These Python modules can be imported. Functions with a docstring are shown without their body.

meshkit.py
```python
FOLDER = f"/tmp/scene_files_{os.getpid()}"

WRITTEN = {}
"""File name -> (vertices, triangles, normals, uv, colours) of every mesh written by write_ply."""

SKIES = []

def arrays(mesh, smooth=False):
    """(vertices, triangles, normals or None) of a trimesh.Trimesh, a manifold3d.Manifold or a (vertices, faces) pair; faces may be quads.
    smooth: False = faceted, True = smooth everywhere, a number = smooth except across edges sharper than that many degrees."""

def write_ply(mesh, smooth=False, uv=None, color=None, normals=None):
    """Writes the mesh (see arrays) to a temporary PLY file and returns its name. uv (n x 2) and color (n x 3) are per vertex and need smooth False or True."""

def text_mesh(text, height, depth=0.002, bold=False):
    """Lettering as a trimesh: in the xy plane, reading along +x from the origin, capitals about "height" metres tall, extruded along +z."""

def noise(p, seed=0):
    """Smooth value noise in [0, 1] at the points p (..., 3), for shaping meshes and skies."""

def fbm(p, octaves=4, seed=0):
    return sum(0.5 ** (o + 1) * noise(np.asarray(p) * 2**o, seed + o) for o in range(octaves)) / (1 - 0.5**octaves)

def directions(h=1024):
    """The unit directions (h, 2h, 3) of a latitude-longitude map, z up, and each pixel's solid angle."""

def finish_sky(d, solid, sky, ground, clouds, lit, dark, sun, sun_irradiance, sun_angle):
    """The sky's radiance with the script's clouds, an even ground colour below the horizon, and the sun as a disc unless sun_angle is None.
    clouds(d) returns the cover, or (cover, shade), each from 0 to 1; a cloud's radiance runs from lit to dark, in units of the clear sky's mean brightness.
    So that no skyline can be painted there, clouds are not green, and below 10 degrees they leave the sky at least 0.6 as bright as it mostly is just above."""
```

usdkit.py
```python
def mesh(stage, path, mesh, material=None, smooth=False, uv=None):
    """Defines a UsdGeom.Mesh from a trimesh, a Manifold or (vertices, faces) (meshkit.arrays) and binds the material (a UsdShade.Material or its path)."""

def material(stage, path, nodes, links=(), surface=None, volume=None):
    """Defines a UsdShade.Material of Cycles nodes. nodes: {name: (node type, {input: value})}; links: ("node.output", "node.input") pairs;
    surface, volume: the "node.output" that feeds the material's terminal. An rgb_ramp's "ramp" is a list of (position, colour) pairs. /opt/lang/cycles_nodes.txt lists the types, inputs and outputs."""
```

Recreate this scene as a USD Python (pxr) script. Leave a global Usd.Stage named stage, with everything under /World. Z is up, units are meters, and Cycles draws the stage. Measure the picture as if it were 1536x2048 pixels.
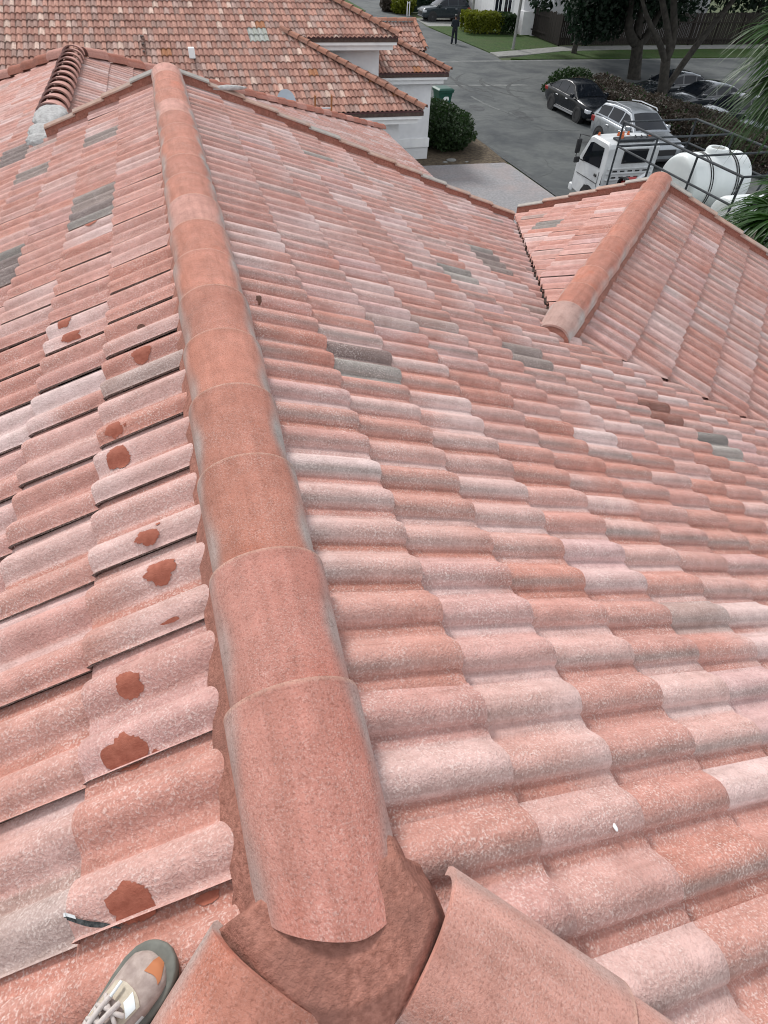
import math, random
import numpy as np
import trimesh, usdkit, meshkit
from pxr import Gf, Sdf, Usd, UsdGeom, UsdLux, UsdShade, Vt

stage = Usd.Stage.CreateInMemory()
UsdGeom.SetStageUpAxis(stage, "Z")
UsdGeom.SetStageMetersPerUnit(stage, 1.0)
UsdGeom.Xform.Define(stage, "/World")
UsdGeom.Scope.Define(stage, "/World/Looks")
T = Sdf.ValueTypeNames

# ------------------------------------------------------------------ camera, sky, sun, exposure
EYE = np.array([0.0, 0.0, 7.2])
F_PX, PITCH, YAW, ROLL = 1179.0, math.radians(45.784), math.radians(18.462), math.radians(-2.911)
FW = np.array([math.sin(YAW) * math.cos(PITCH), math.cos(YAW) * math.cos(PITCH), -math.sin(PITCH)])
RT = np.array([math.cos(YAW), -math.sin(YAW), 0.0])
DN = np.cross(FW, RT)
RT, DN = RT * math.cos(ROLL) + DN * math.sin(ROLL), -RT * math.sin(ROLL) + DN * math.cos(ROLL)
cam = UsdGeom.Camera.Define(stage, "/World/camera")
m4 = np.eye(4)
m4[0, :3], m4[1, :3], m4[2, :3], m4[3, :3] = RT, -DN, -FW, EYE
cam.AddTransformOp().Set(Gf.Matrix4d(*m4.ravel().tolist()))
cam.CreateHorizontalApertureAttr(36.0)
cam.CreateVerticalApertureAttr(48.0)
cam.CreateFocalLengthAttr(36.0 * F_PX / 1536)
cam.CreateClippingRangeAttr(Gf.Vec2f(0.05, 2000))
cam.CreateExposureAttr(1.0)

SUN_ELEV, SUN_AZ = math.radians(42), math.radians(-14)      # azimuth = atan2(x, y)
dome = UsdLux.DomeLight.Define(stage, "/World/sky_dome")
sky_mat = usdkit.material(stage, "/World/Looks/sky_mat", {
    "sky": ("sky_texture", {"sky_type": "single_scattering", "sun_disc": False, "sun_elevation": SUN_ELEV, "sun_rotation": SUN_AZ, "air_density": 1.0, "aerosol_density": 2.0}),
    "tc": ("texture_coordinate", {}),
    "cl": ("noise_texture", {"scale": 2.2, "detail": 5.0, "roughness": 0.55}),
    "ramp": ("rgb_ramp", {"ramp": [(0.30, (0.45, 0.45, 0.45)), (0.62, (0.95, 0.95, 0.95))]}),
    "mix": ("mix_color", {"b": (7.0, 7.15, 7.4)}),
    "bg": ("background_shader", {"strength": 0.078})},
    [("tc.generated", "cl.vector"), ("cl.fac", "ramp.fac"), ("ramp.color", "mix.fac"), ("sky.color", "mix.a"), ("mix.result", "bg.color")], surface="bg.background")
UsdShade.MaterialBindingAPI.Apply(dome.GetPrim()).Bind(sky_mat)
sun = UsdLux.DistantLight.Define(stage, "/World/sun")
sun.CreateNormalizeAttr(True)
sun.CreateIntensityAttr(0.40)
sun.CreateAngleAttr(12.0)
sun.CreateColorAttr(Gf.Vec3f(1.0, 0.975, 0.95))
sdir = Gf.Vec3d(math.sin(SUN_AZ) * math.cos(SUN_ELEV), math.cos(SUN_AZ) * math.cos(SUN_ELEV), math.sin(SUN_ELEV))
sun.AddTransformOp().Set(Gf.Matrix4d(Gf.Rotation(Gf.Vec3d(0, 0, 1), sdir), Gf.Vec3d(0, 0, 0)))


# ------------------------------------------------------------------ helpers
def project(P):
    v = np.asarray(P, float) - EYE
    z = v @ FW
    return np.stack([768 + F_PX * (v @ RT) / z, 1024 + F_PX * (v @ DN) / z], -1), z


used = {}


def path_for(parent, name):
    key = (parent, name)
    k = used.get(key, 0)
    used[key] = k + 1
    return f"{parent}/{name}" if k == 0 else f"{parent}/{name}_{k:03d}"


def tag(prim, label=None, cat=None, group=None, kind=None):
    prim = prim.GetPrim() if hasattr(prim, "GetPrim") else prim
    for k, v in (("label", label), ("category", cat), ("group", group), ("kind", kind)):
        if v:
            prim.SetCustomDataByKey(k, v)
    return prim


GROUPS = {'parked_car': 'cars parked along the street and beyond the hedge', 'street_tree': 'street trees along the road', 'yard_tree': 'yard trees behind the fence', 'shrub': 'shrubs by the far driveway', 'stone': 'stones in the dirt bed', 'fan_palm': 'fan palms beside the house', 'water_tank': 'tanks on the truck bed'}


def thing(name, label, cat, loc=(0, 0, 0), rz=0.0, group=None):
    group = group or GROUPS.get(name)
    p = path_for("/World", name)
    x = UsdGeom.Xform.Define(stage, p)
    x.AddTranslateOp().Set(Gf.Vec3d(*map(float, loc)))
    if rz:
        x.AddRotateZOp().Set(math.degrees(rz))
    tag(x, label, cat, group)
    return p


def part(parent, name, mesh, mat, smooth=False, label=None, kind=None):
    p = path_for(parent, name)
    m = usdkit.mesh(stage, p, mesh, mat, smooth=smooth)
    tag(m, label, kind=kind)
    return p


def solo(name, mesh, mat, label, cat, smooth=False, group=None, kind=None):
    group = group or GROUPS.get(name)
    p = path_for("/World", name)
    m = usdkit.mesh(stage, p, mesh, mat, smooth=smooth)
    tag(m, label, cat, group, kind)
    return p


def structure(name, mesh, mat, smooth=False, kind="structure", label=None):
    p = path_for("/World", name)
    m = usdkit.mesh(stage, p, mesh, mat, smooth=smooth)
    tag(m, label, kind=kind)
    return p


def box(lo, hi):
    lo, hi = np.minimum(lo, hi), np.maximum(lo, hi)
    b = trimesh.creation.box(np.subtract(hi, lo))
    b.apply_translation((np.add(lo, hi)) / 2)
    return b


def cat(ms):
    return trimesh.util.concatenate(list(ms))


def cyl(a, b, r, n=12, r2=None):
    """capped tapered tube between two points"""
    a, b = np.asarray(a, float), np.asarray(b, float)
    return tube([a, b], [r, r if r2 is None else r2], n)


def tube(pts, radii, n=8, cap=True):
    p = np.asarray(pts, float)
    radii = np.broadcast_to(np.asarray(radii, float), (len(p),))
    t = np.gradient(p, axis=0)
    t /= np.linalg.norm(t, axis=1, keepdims=True) + 1e-12
    ref = np.array([0, 0, 1.0]) if abs(t[:, 2]).mean() < 0.8 else np.array([1.0, 0, 0])
    a = np.cross(t, ref)
    a /= np.linalg.norm(a, axis=1, keepdims=True) + 1e-12
    b = np.cross(t, a)
    ang = np.arange(n) * 2 * np.pi / n
    v = p[:, None] + radii[:, None, None] * (np.cos(ang)[None, :, None] * a[:, None] + np.sin(ang)[None, :, None] * b[:, None])
    f = []
    for i in range(len(p) - 1):
        for j in range(n):
            k = (j + 1) % n
            f += [[i * n + j, (i + 1) * n + j, (i + 1) * n + k], [i * n + j, (i + 1) * n + k, i * n + k]]
    v = v.reshape(-1, 3)
    if cap:
        c0, c1 = len(v), len(v) + 1
        v = np.vstack([v, p[0], p[-1]])
        for j in range(n):
            k = (j + 1) % n
            f += [[c0, j, k], [c1, (len(p) - 1) * n + k, (len(p) - 1) * n + j]]
    m = trimesh.Trimesh(v, np.array(f), process=False)
    m.fix_normals() if False else None
    return m


def grid(P, closed=False):
    """(rows, cols, 3) array to a mesh"""
    P = np.asarray(P, float)
    r, c = P.shape[:2]
    f = []
    for i in range(r - 1):
        for j in range(c - (0 if closed else 1)):
            k = (j + 1) % c
            f += [[i * c + j, i * c + k, (i + 1) * c + k], [i * c + j, (i + 1) * c + k, (i + 1) * c + j]]
    return trimesh.Trimesh(P.reshape(-1, 3), np.array(f), process=False)


def extrude(poly, z0, z1):
    """polygon (n,2) to a solid between two heights"""
    from shapely.geometry import Polygon
    m = trimesh.creation.extrude_polygon(Polygon(poly), z1 - z0, engine="earcut")
    m.apply_translation([0, 0, z0])
    return m


def xf(m, M=None, t=None, rz=None):
    m = m.copy()
    if M is not None:
        m.apply_transform(M)
    if rz is not None:
        m.apply_transform(trimesh.transformations.rotation_matrix(rz, [0, 0, 1]))
    if t is not None:
        m.apply_translation(t)
    return m


def rounded(lo, hi, r, n=2):
    """box with rounded edges"""
    import manifold3d as m3
    lo, hi = np.minimum(lo, hi) + r, np.maximum(lo, hi) - r
    s = m3.Manifold.sphere(r, 4 * n + 4)
    parts = [s.translate([x, y, z]) for x in (lo[0], hi[0]) for y in (lo[1], hi[1]) for z in (lo[2], hi[2])]
    h = m3.Manifold.batch_hull(parts).to_mesh()
    return trimesh.Trimesh(h.vert_properties[:, :3], h.tri_verts, process=False)


# ------------------------------------------------------------------ materials
def mat_plain(name, col, rough=0.7, metallic=0.0, spec=0.5, coat=0.0):
    return usdkit.material(stage, f"/World/Looks/{name}", {"p": ("principled_bsdf", {"base_color": col, "roughness": rough, "metallic": metallic, "specular_ior_level": spec, "coat_weight": coat, "coat_roughness": 0.05})}, [], surface="p.BSDF")


def mat_noise(name, c1, c2, scale=6.0, rough=0.8, detail=6.0, bump=0.0, bscale=None, lo=0.35, hi=0.65, c3=None, s3=0.4, f3=0.5, spec=0.3, dist=0.02):
    nodes = {"g": ("geometry", {}), "n": ("noise_texture", {"scale": scale, "detail": detail, "roughness": 0.6}), "r": ("rgb_ramp", {"ramp": [(lo, c1), (hi, c2)]}),
             "p": ("principled_bsdf", {"roughness": rough, "specular_ior_level": spec})}
    links = [("g.position", "n.vector"), ("n.fac", "r.fac")]
    out = "r.color"
    if c3 is not None:
        nodes["n3"] = ("noise_texture", {"scale": s3, "detail": 4.0, "roughness": 0.6, "distortion": 0.6})
        nodes["r3"] = ("rgb_ramp", {"ramp": [(0.42, (0, 0, 0)), (0.68, (f3, f3, f3))]})
        nodes["m3"] = ("mix_color", {"b": c3})
        links += [("g.position", "n3.vector"), ("n3.fac", "r3.fac"), ("r3.color", "m3.fac"), (out, "m3.a")]
        out = "m3.result"
    links.append((out, "p.base_color"))
    if bump:
        nodes["bn"] = ("noise_texture", {"scale": bscale or scale * 4, "detail": 4.0, "roughness": 0.65})
        nodes["b"] = ("bump", {"strength": bump, "distance": dist})
        links += [("g.position", "bn.vector"), ("bn.fac", "b.height"), ("b.normal", "p.normal")]
    return usdkit.material(stage, f"/World/Looks/{name}", nodes, links, surface="p.BSDF")


def mat_tile(name, gran=170.0, white=0.36, bump=0.6, rough=0.88, pits=0.32):
    """cement tile: the 'tone' primvar is the glaze colour of the piece plus painted crease and lap shade, 'loc' its own coordinates in metres"""
    n = {"t": ("attribute", {"attribute": "tone"}), "l": ("attribute", {"attribute": "loc"}),
         "n1": ("noise_texture", {"scale": gran, "detail": 2.0, "roughness": 0.6}),
         "n2": ("noise_texture", {"scale": 16.0, "detail": 4.0, "roughness": 0.6}),
         "n4": ("noise_texture", {"scale": gran * 0.6, "detail": 3.0, "roughness": 0.65}),
         "r1": ("rgb_ramp", {"ramp": [(0.50, (0, 0, 0)), (0.66, (white, white, white))]}),
         "n5": ("noise_texture", {"scale": 7.0, "detail": 5.0, "roughness": 0.65}), "r5": ("rgb_ramp", {"ramp": [(0.36, (0.25, 0.25, 0.25)), (0.66, (1.35, 1.35, 1.35))]}), "w5": ("math", {"math_type": "multiply"}),
         "rd": ("rgb_ramp", {"ramp": [(0.33, (0.50, 0.44, 0.42)), (0.50, (1, 1, 1))]}),
         "r2": ("rgb_ramp", {"ramp": [(0.3, (0.86, 0.84, 0.83)), (0.7, (1.10, 1.10, 1.10))]}),
         "mp": ("mapping", {"scale": (34.0, 3.2, 34.0)}), "n6": ("noise_texture", {"scale": 1.0, "detail": 4.0, "roughness": 0.6}), "r6": ("rgb_ramp", {"ramp": [(0.30, (0.80, 0.77, 0.75)), (0.52, (1.0, 1.0, 1.0)), (0.72, (1.10, 1.09, 1.09))]}), "m6": ("mix_color", {"blend_type": "multiply", "fac": 0.8, "use_clamp": False}),
         "mw": ("mix_color", {"b": (0.80, 0.69, 0.64)}),
         "md": ("mix_color", {"blend_type": "multiply", "fac": pits}),
         "mm": ("mix_color", {"blend_type": "multiply", "fac": 1.0, "use_clamp": False}),
         "ad": ("math", {"math_type": "add"}),
         "b": ("bump", {"strength": bump, "distance": 0.005}),
         "p": ("principled_bsdf", {"roughness": rough, "specular_ior_level": 0.22})}
    k = [("l.vector", "n1.vector"), ("l.vector", "n2.vector"), ("l.vector", "n4.vector"), ("n1.fac", "r1.fac"), ("n4.fac", "rd.fac"), ("n2.fac", "r2.fac"),
         ("t.color", "mm.a"), ("r2.color", "mm.b"), ("l.vector", "mp.vector"), ("mp.vector", "n6.vector"), ("n6.fac", "r6.fac"), ("mm.result", "m6.a"), ("r6.color", "m6.b"), ("m6.result", "md.a"), ("rd.color", "md.b"), ("md.result", "mw.a"), ("l.vector", "n5.vector"), ("n5.fac", "r5.fac"), ("r1.color", "w5.value1"), ("r5.color", "w5.value2"), ("w5.value", "mw.fac"), ("mw.result", "p.base_color"),
         ("n1.fac", "ad.value1"), ("n4.fac", "ad.value2"), ("ad.value", "b.height"), ("b.normal", "p.normal")]
    return usdkit.material(stage, f"/World/Looks/{name}", n, k, surface="p.BSDF")


def mat_leaf(name, cols, trans=0.3, rough=0.55):
    n = {"g": ("geometry", {}), "r": ("rgb_ramp", {"ramp": [(i / max(1, len(cols) - 1), c) for i, c in enumerate(cols)]}),
         "p": ("principled_bsdf", {"roughness": rough, "specular_ior_level": 0.35}), "t": ("translucent_bsdf", {}), "m": ("mix_closure", {"fac": trans})}
    k = [("g.random_per_island", "r.fac"), ("r.color", "p.base_color"), ("r.color", "t.color"), ("p.BSDF", "m.closure1"), ("t.BSDF", "m.closure2")]
    return usdkit.material(stage, f"/World/Looks/{name}", n, k, surface="m.closure")


def mat_paint(name, col, rough=0.22, metallic=0.0, coat=0.22, spec=0.4):
    return usdkit.material(stage, f"/World/Looks/{name}", {
        "g": ("geometry", {}), "n": ("noise_texture", {"scale": 3.0, "detail": 5.0}), "r": ("rgb_ramp", {"ramp": [(0.4, (rough,) * 3), (0.75, (rough + 0.22,) * 3)]}),
        "p": ("principled_bsdf", {"base_color": col, "metallic": metallic, "coat_weight": coat, "specular_ior_level": spec, "coat_roughness": 0.04})},
        [("g.position", "n.vector"), ("n.fac", "r.fac"), ("r.color", "p.roughness")], surface="p.BSDF")


M = {}
M["tile"] = mat_tile("roof_tile_mat")
M["cap"] = mat_tile("ridge_cap_mat", gran=300.0, white=0.16, bump=0.3, pits=0.6)
M["far_tile"] = mat_tile("weathered_tile_mat", gran=60.0, white=0.10, bump=0.2)
M["deck"] = mat_noise("underlayment_mat", (0.05, 0.035, 0.03), (0.09, 0.06, 0.05), 12, 0.95)
M["mortar"] = mat_noise("brown_mortar_mat", (0.24, 0.098, 0.070), (0.41, 0.185, 0.138), 75, 0.95, detail=8, bump=0.9, bscale=170, c3=(0.23, 0.105, 0.08), s3=9.0, f3=0.7, dist=0.006)
M["grey_mortar"] = mat_noise("grey_mortar_mat", (0.30, 0.29, 0.28), (0.46, 0.45, 0.44), 30, 0.95, bump=0.6, bscale=120, dist=0.01)
M["patch"] = mat_noise("red_touch_up_paint_mat", (0.28, 0.082, 0.050), (0.36, 0.118, 0.075), 60, 0.8, bump=0.5, bscale=190, dist=0.004)
M["white_stucco"] = mat_noise("white_stucco_mat", (0.60, 0.60, 0.61), (0.68, 0.68, 0.68), 2.5, 0.92, bump=0.35, bscale=90, c3=(0.50, 0.50, 0.49), s3=0.8, f3=0.35)
M["trim"] = mat_noise("white_trim_mat", (0.66, 0.66, 0.66), (0.73, 0.73, 0.72), 4, 0.6)
M["asphalt"] = mat_noise("asphalt_mat", (0.066, 0.072, 0.071), (0.104, 0.110, 0.107), 3.2, 0.85, detail=9, bump=0.4, bscale=60, lo=0.25, hi=0.75, c3=(0.034, 0.039, 0.043), s3=0.45, f3=0.9)
M["concrete"] = mat_noise("concrete_mat", (0.17, 0.17, 0.16), (0.25, 0.25, 0.235), 3.0, 0.9, bump=0.3, bscale=70, c3=(0.17, 0.17, 0.155), s3=1.2, f3=0.5)
M["pad"] = mat_noise("driveway_mat", (0.19, 0.187, 0.192), (0.285, 0.275, 0.278), 14, 0.92, detail=8, bump=0.4, bscale=90, c3=(0.31, 0.24, 0.22), s3=0.45, f3=0.55)
M["dirt"] = mat_noise("dirt_mat", (0.055, 0.04, 0.028), (0.13, 0.10, 0.065), 7, 0.97, detail=9, bump=0.8, bscale=26, dist=0.05)
M["grass"] = mat_noise("grass_mat", (0.017, 0.044, 0.006), (0.040, 0.084, 0.011), 5.5, 0.95, detail=9, bump=0.9, bscale=40, dist=0.05, c3=(0.05, 0.062, 0.02), s3=0.6, f3=0.55)
M["ground"] = mat_noise("ground_mat", (0.04, 0.055, 0.022), (0.07, 0.085, 0.035), 0.4, 0.97)
M["bark"] = mat_noise("bark_mat", (0.020, 0.018, 0.015), (0.048, 0.043, 0.036), 5, 0.95, bump=0.8, bscale=30, dist=0.03)
M["palm_bark"] = mat_noise("palm_bark_mat", (0.13, 0.11, 0.09), (0.24, 0.21, 0.17), 8, 0.95, bump=0.8, bscale=30, dist=0.02)
M["fence"] = mat_noise("dark_stained_wood_mat", (0.008, 0.006, 0.0045), (0.020, 0.0145, 0.011), 9, 0.85)
M["tyre"] = mat_plain("tyre_mat", (0.016, 0.016, 0.017), 0.85)
M["rim"] = mat_plain("alloy_mat", (0.45, 0.46, 0.48), 0.32, 0.85)
M["glass"] = mat_plain("tinted_glass_mat", (0.004, 0.005, 0.007), 0.05, 0.0, 0.35)
M["black"] = mat_plain("black_plastic_mat", (0.013, 0.013, 0.014), 0.5)
M["headlamp"] = mat_plain("headlamp_mat", (0.55, 0.57, 0.6), 0.12, 0.3)
M["tail"] = mat_plain("tail_lamp_mat", (0.22, 0.012, 0.010), 0.15)
M["amber"] = mat_plain("amber_lamp_mat", (0.42, 0.10, 0.03), 0.25)
M["paint_white"] = mat_noise("white_vehicle_paint_mat", (0.50, 0.52, 0.53), (0.62, 0.645, 0.65), 2.6, 0.38, c3=(0.40, 0.41, 0.40), s3=1.7, f3=0.45, spec=0.5)
M["paint_silver"] = mat_paint("silver_vehicle_paint_mat", (0.30, 0.32, 0.34), 0.26, 0.65)
M["paint_black"] = mat_paint("black_vehicle_paint_mat", (0.005, 0.006, 0.008), 0.14, 0.0, 0.05, 0.25)
M["paint_gloss"] = mat_paint("polished_black_paint_mat", (0.008, 0.010, 0.012), 0.10, 0.0, 1.0, 0.6)
M["paint_dark"] = mat_paint("charcoal_vehicle_paint_mat", (0.020, 0.026, 0.030), 0.15, 0.2)
M["paint_green"] = mat_paint("dark_green_vehicle_paint_mat", (0.018, 0.026, 0.024), 0.15, 0.2)
M["poly"] = mat_noise("white_polyethylene_mat", (0.62, 0.66, 0.65), (0.70, 0.73, 0.72), 1.6, 0.38, c3=(0.50, 0.54, 0.52), s3=1.3, f3=0.4)
M["steel"] = mat_noise("dark_painted_steel_mat", (0.018, 0.022, 0.026), (0.040, 0.046, 0.052), 9, 0.5)
M["bin"] = mat_noise("dark_green_plastic_mat", (0.008, 0.050, 0.035), (0.014, 0.070, 0.050), 4, 0.45)
M["white"] = mat_plain("white_print_mat", (0.66, 0.68, 0.67), 0.6)
M["hose"] = mat_plain("black_hose_mat", (0.010, 0.010, 0.011), 0.45)
M["red"] = mat_plain("red_enamel_mat", (0.32, 0.02, 0.02), 0.35)
M["cloth"] = mat_noise("dark_cloth_mat", (0.007, 0.010, 0.014), (0.014, 0.018, 0.023), 20, 0.9)
M["skin"] = mat_plain("skin_mat", (0.22, 0.11, 0.075), 0.6)
M["bush"] = mat_leaf("green_bush_leaf_mat", [(0.018, 0.040, 0.010), (0.040, 0.078, 0.016), (0.065, 0.105, 0.022), (0.10, 0.11, 0.035)])
M["gold"] = mat_leaf("golden_shrub_leaf_mat", [(0.13, 0.15, 0.008), (0.24, 0.23, 0.012), (0.30, 0.27, 0.02), (0.08, 0.11, 0.012)])
M["darkleaf"] = mat_leaf("dark_tree_leaf_mat", [(0.008, 0.022, 0.010), (0.016, 0.038, 0.015), (0.030, 0.060, 0.022)])
M["dry"] = mat_leaf("dry_hedge_leaf_mat", [(0.055, 0.042, 0.030), (0.085, 0.064, 0.046), (0.040, 0.038, 0.022), (0.12, 0.092, 0.066)], 0.15)
M["palm"] = mat_leaf("palm_leaf_mat", [(0.025, 0.070, 0.010), (0.050, 0.125, 0.016), (0.09, 0.175, 0.025), (0.15, 0.19, 0.05)], 0.35, 0.4)
M["sole"] = mat_noise("grey_rubber_mat", (0.125, 0.125, 0.108), (0.17, 0.17, 0.148), 40, 0.75, bump=0.3, bscale=300, dist=0.002)
M["suede"] = mat_noise("taupe_mesh_mat", (0.30, 0.235, 0.205), (0.40, 0.325, 0.29), 70, 0.95, bump=0.4, bscale=900, c3=(0.22, 0.165, 0.15), s3=30, f3=0.6, dist=0.001)
M["beige"] = mat_noise("cream_suede_mat", (0.40, 0.345, 0.27), (0.50, 0.44, 0.35), 120, 0.95, bump=0.4, bscale=700, dist=0.001)
M["lace"] = mat_noise("lace_mat", (0.42, 0.37, 0.34), (0.52, 0.47, 0.44), 200, 0.95, bump=0.5, bscale=1500, dist=0.001)
M["reflect"] = mat_plain("pale_reflective_trim_mat", (0.66, 0.70, 0.70), 0.3)
M["rust"] = mat_noise("rusty_orange_rail_mat", (0.20, 0.07, 0.03), (0.36, 0.14, 0.05), 25, 0.7)
M["alu"] = mat_plain("aluminium_mat", (0.55, 0.56, 0.57), 0.4, 0.8)
M["dish"] = mat_plain("pale_blue_grey_dish_mat", (0.36, 0.42, 0.47), 0.5)
M["grille"] = mat_plain("chip_white_mat", (0.7, 0.72, 0.72), 0.6)


# ------------------------------------------------------------------ ground
S2 = math.sqrt(0.5)
structure("ground", box([-300, -250, -0.6], [400, 500, -0.03]), M["ground"])
from shapely.geometry import Polygon, box as sbox
from shapely.ops import unary_union

street = unary_union([sbox(12.9, -60, 24.2, 39.2), sbox(-90, 39.0, 140, 46.3), Polygon([(13.5, 46), (22.45, 46), (22.75, 49.5), (22.35, 62), (23.6, 72), (25.2, 95), (19, 95), (15, 70)]), sbox(23.8, -20, 60, 39.2)])
structure("street", trimesh.creation.extrude_polygon(street, 0.05, engine="earcut").apply_translation([0, 0, -0.05]), M["asphalt"])
rng = np.random.default_rng(5)


def strip(pts, w, z):
    """flat ribbon along a polyline"""
    p = np.asarray(pts, float)
    t = np.gradient(p, axis=0)
    t /= np.linalg.norm(t, axis=1, keepdims=True)
    nn = np.stack([-t[:, 1], t[:, 0]], 1)
    w = np.broadcast_to(np.asarray(w, float), (len(p),))[:, None]
    a, b = p + nn * w / 2, p - nn * w / 2
    P = np.stack([np.c_[b, np.full(len(p), z)], np.c_[a, np.full(len(p), z)]], 0)
    m = grid(P)
    if m.face_normals[:, 2].mean() < 0:
        m.invert()
    return m


M["gutter"] = mat_noise("worn_gutter_mat", (0.085, 0.09, 0.088), (0.17, 0.175, 0.168), 2.2, 0.9, detail=8)
structure("concrete_gutter", cat([strip([(-60, 46.3), (15, 46.2), (22.6, 46.3), (30, 46.4), (140, 46.3)], 0.5, 0.004), strip([(13, 38.9), (17, 38.92), (20.6, 38.8)], 0.42, 0.004), strip([(30, 39.2), (60, 39.3)], 0.42, 0.004)]), M["gutter"])
M["seam"] = mat_noise("old_asphalt_seam_mat", (0.045, 0.048, 0.05), (0.085, 0.09, 0.09), 8, 0.95)
M["worn"] = mat_noise("pale_worn_line_mat", (0.085, 0.092, 0.09), (0.15, 0.156, 0.15), 5, 0.95)
structure("pavement_seam", cat([strip([(16.3, 32.9), (16.55, 31.4), (16.85, 29.1)], 0.07, 0.006), strip([(16.85, 29.0), (18.55, 28.85)], 0.07, 0.006), strip([(12.95, 31), (12.9, 27), (12.95, 24), (13.0, 18)], [0.1, 0.22, 0.16, 0.25], 0.006)]), M["seam"])
ck = []
for k in range(9):
    x, y = rng.uniform(13.5, 19), rng.uniform(19, 37)
    a = rng.uniform(0, 6.28)
    pts_ = [(x, y)]
    for _ in range(14):
        a += rng.normal() * 0.45
        x, y = x + 0.28 * math.cos(a), y + 0.28 * math.sin(a)
        pts_.append((x, y))
    ck.append(strip(pts_, 0.022, 0.0065))
structure("pavement_crack", cat(ck), M["seam"])
M["oil"] = mat_noise("oil_stain_mat", (0.022, 0.024, 0.025), (0.06, 0.064, 0.065), 3, 0.7)
os_ = []
for k in range(16):
    a = np.linspace(0, 2 * np.pi, 26, endpoint=False)
    r = rng.uniform(0.12, 0.45) * (1 + 0.35 * meshkit.noise(np.c_[np.cos(a) * 1.6, np.sin(a) * 1.6, 0 * a + k]))
    os_.append(extrude(np.c_[rng.uniform(13.8, 19.5) + r * np.cos(a), rng.uniform(21, 44) + 1.6 * r * np.sin(a)], 0.0, 0.0035 + 0.0001 * k))
structure("oil_stain", cat(os_), M["oil"])
structure("worn_line", strip([(15.95, 36.2), (16.0, 34.6), (16.25, 33.1)], 0.16, 0.006), M["worn"])
tm = []
for k, (cx, cy, r, a0, a1, w) in enumerate([(24.0, 38.5, 6.2, 150, 215, 0.22), (24.0, 38.5, 7.7, 140, 205, 0.2), (25.5, 36.0, 7.0, 120, 190, 0.18), (22.5, 39.5, 4.3, 170, 235, 0.2), (26, 40.5, 9.4, 165, 205, 0.2)]):
    a = np.radians(np.linspace(a0, a1, 26))
    tm.append(strip(np.c_[cx + r * np.cos(a), cy + r * 0.8 * np.sin(a)], w * np.abs(np.sin(np.linspace(0.15, 3.0, 26))) + 0.03, 0.005 + 0.0005 * k))
M["rubber"] = mat_noise("rubber_mark_mat", (0.045, 0.048, 0.048), (0.085, 0.089, 0.088), 4, 0.95)
structure("tyre_marks", cat(tm), M["rubber"])
structure("driveway_pad", extrude([(-6, 14.6), (12.82, 14.6), (12.74, 24.2), (12.62, 24.55), (-6, 25.2)], -0.04, 0.03), M["pad"])
structure("garden_bed", extrude([(9.0, 24.6), (12.75, 24.5), (12.9, 27), (12.85, 31), (12.6, 36), (9.0, 37)], -0.04, 0.02), M["dirt"])
structure("yard", extrude([(-30, -30), (12.7, -30), (12.8, 14.55), (-30, 14.55)], -0.04, 0.012), M["grass"])
structure("sidewalk", extrude([(22.72, 49.2), (22.66, 47.6), (25.2, 48.2), (28.8, 49.6), (34, 50.1), (120, 51.5), (120, 53.2), (34, 51.75), (29.7, 51.5), (25.2, 50.0)], -0.04, 0.06), M["concrete"])
lawn_z = 0.045
structure("lawn", extrude([(22.8, 49.35), (25.2, 50.1), (29.6, 51.55), (29.9, 62), (22.5, 62.0), (22.45, 61)], -0.04, lawn_z), M["grass"])
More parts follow.
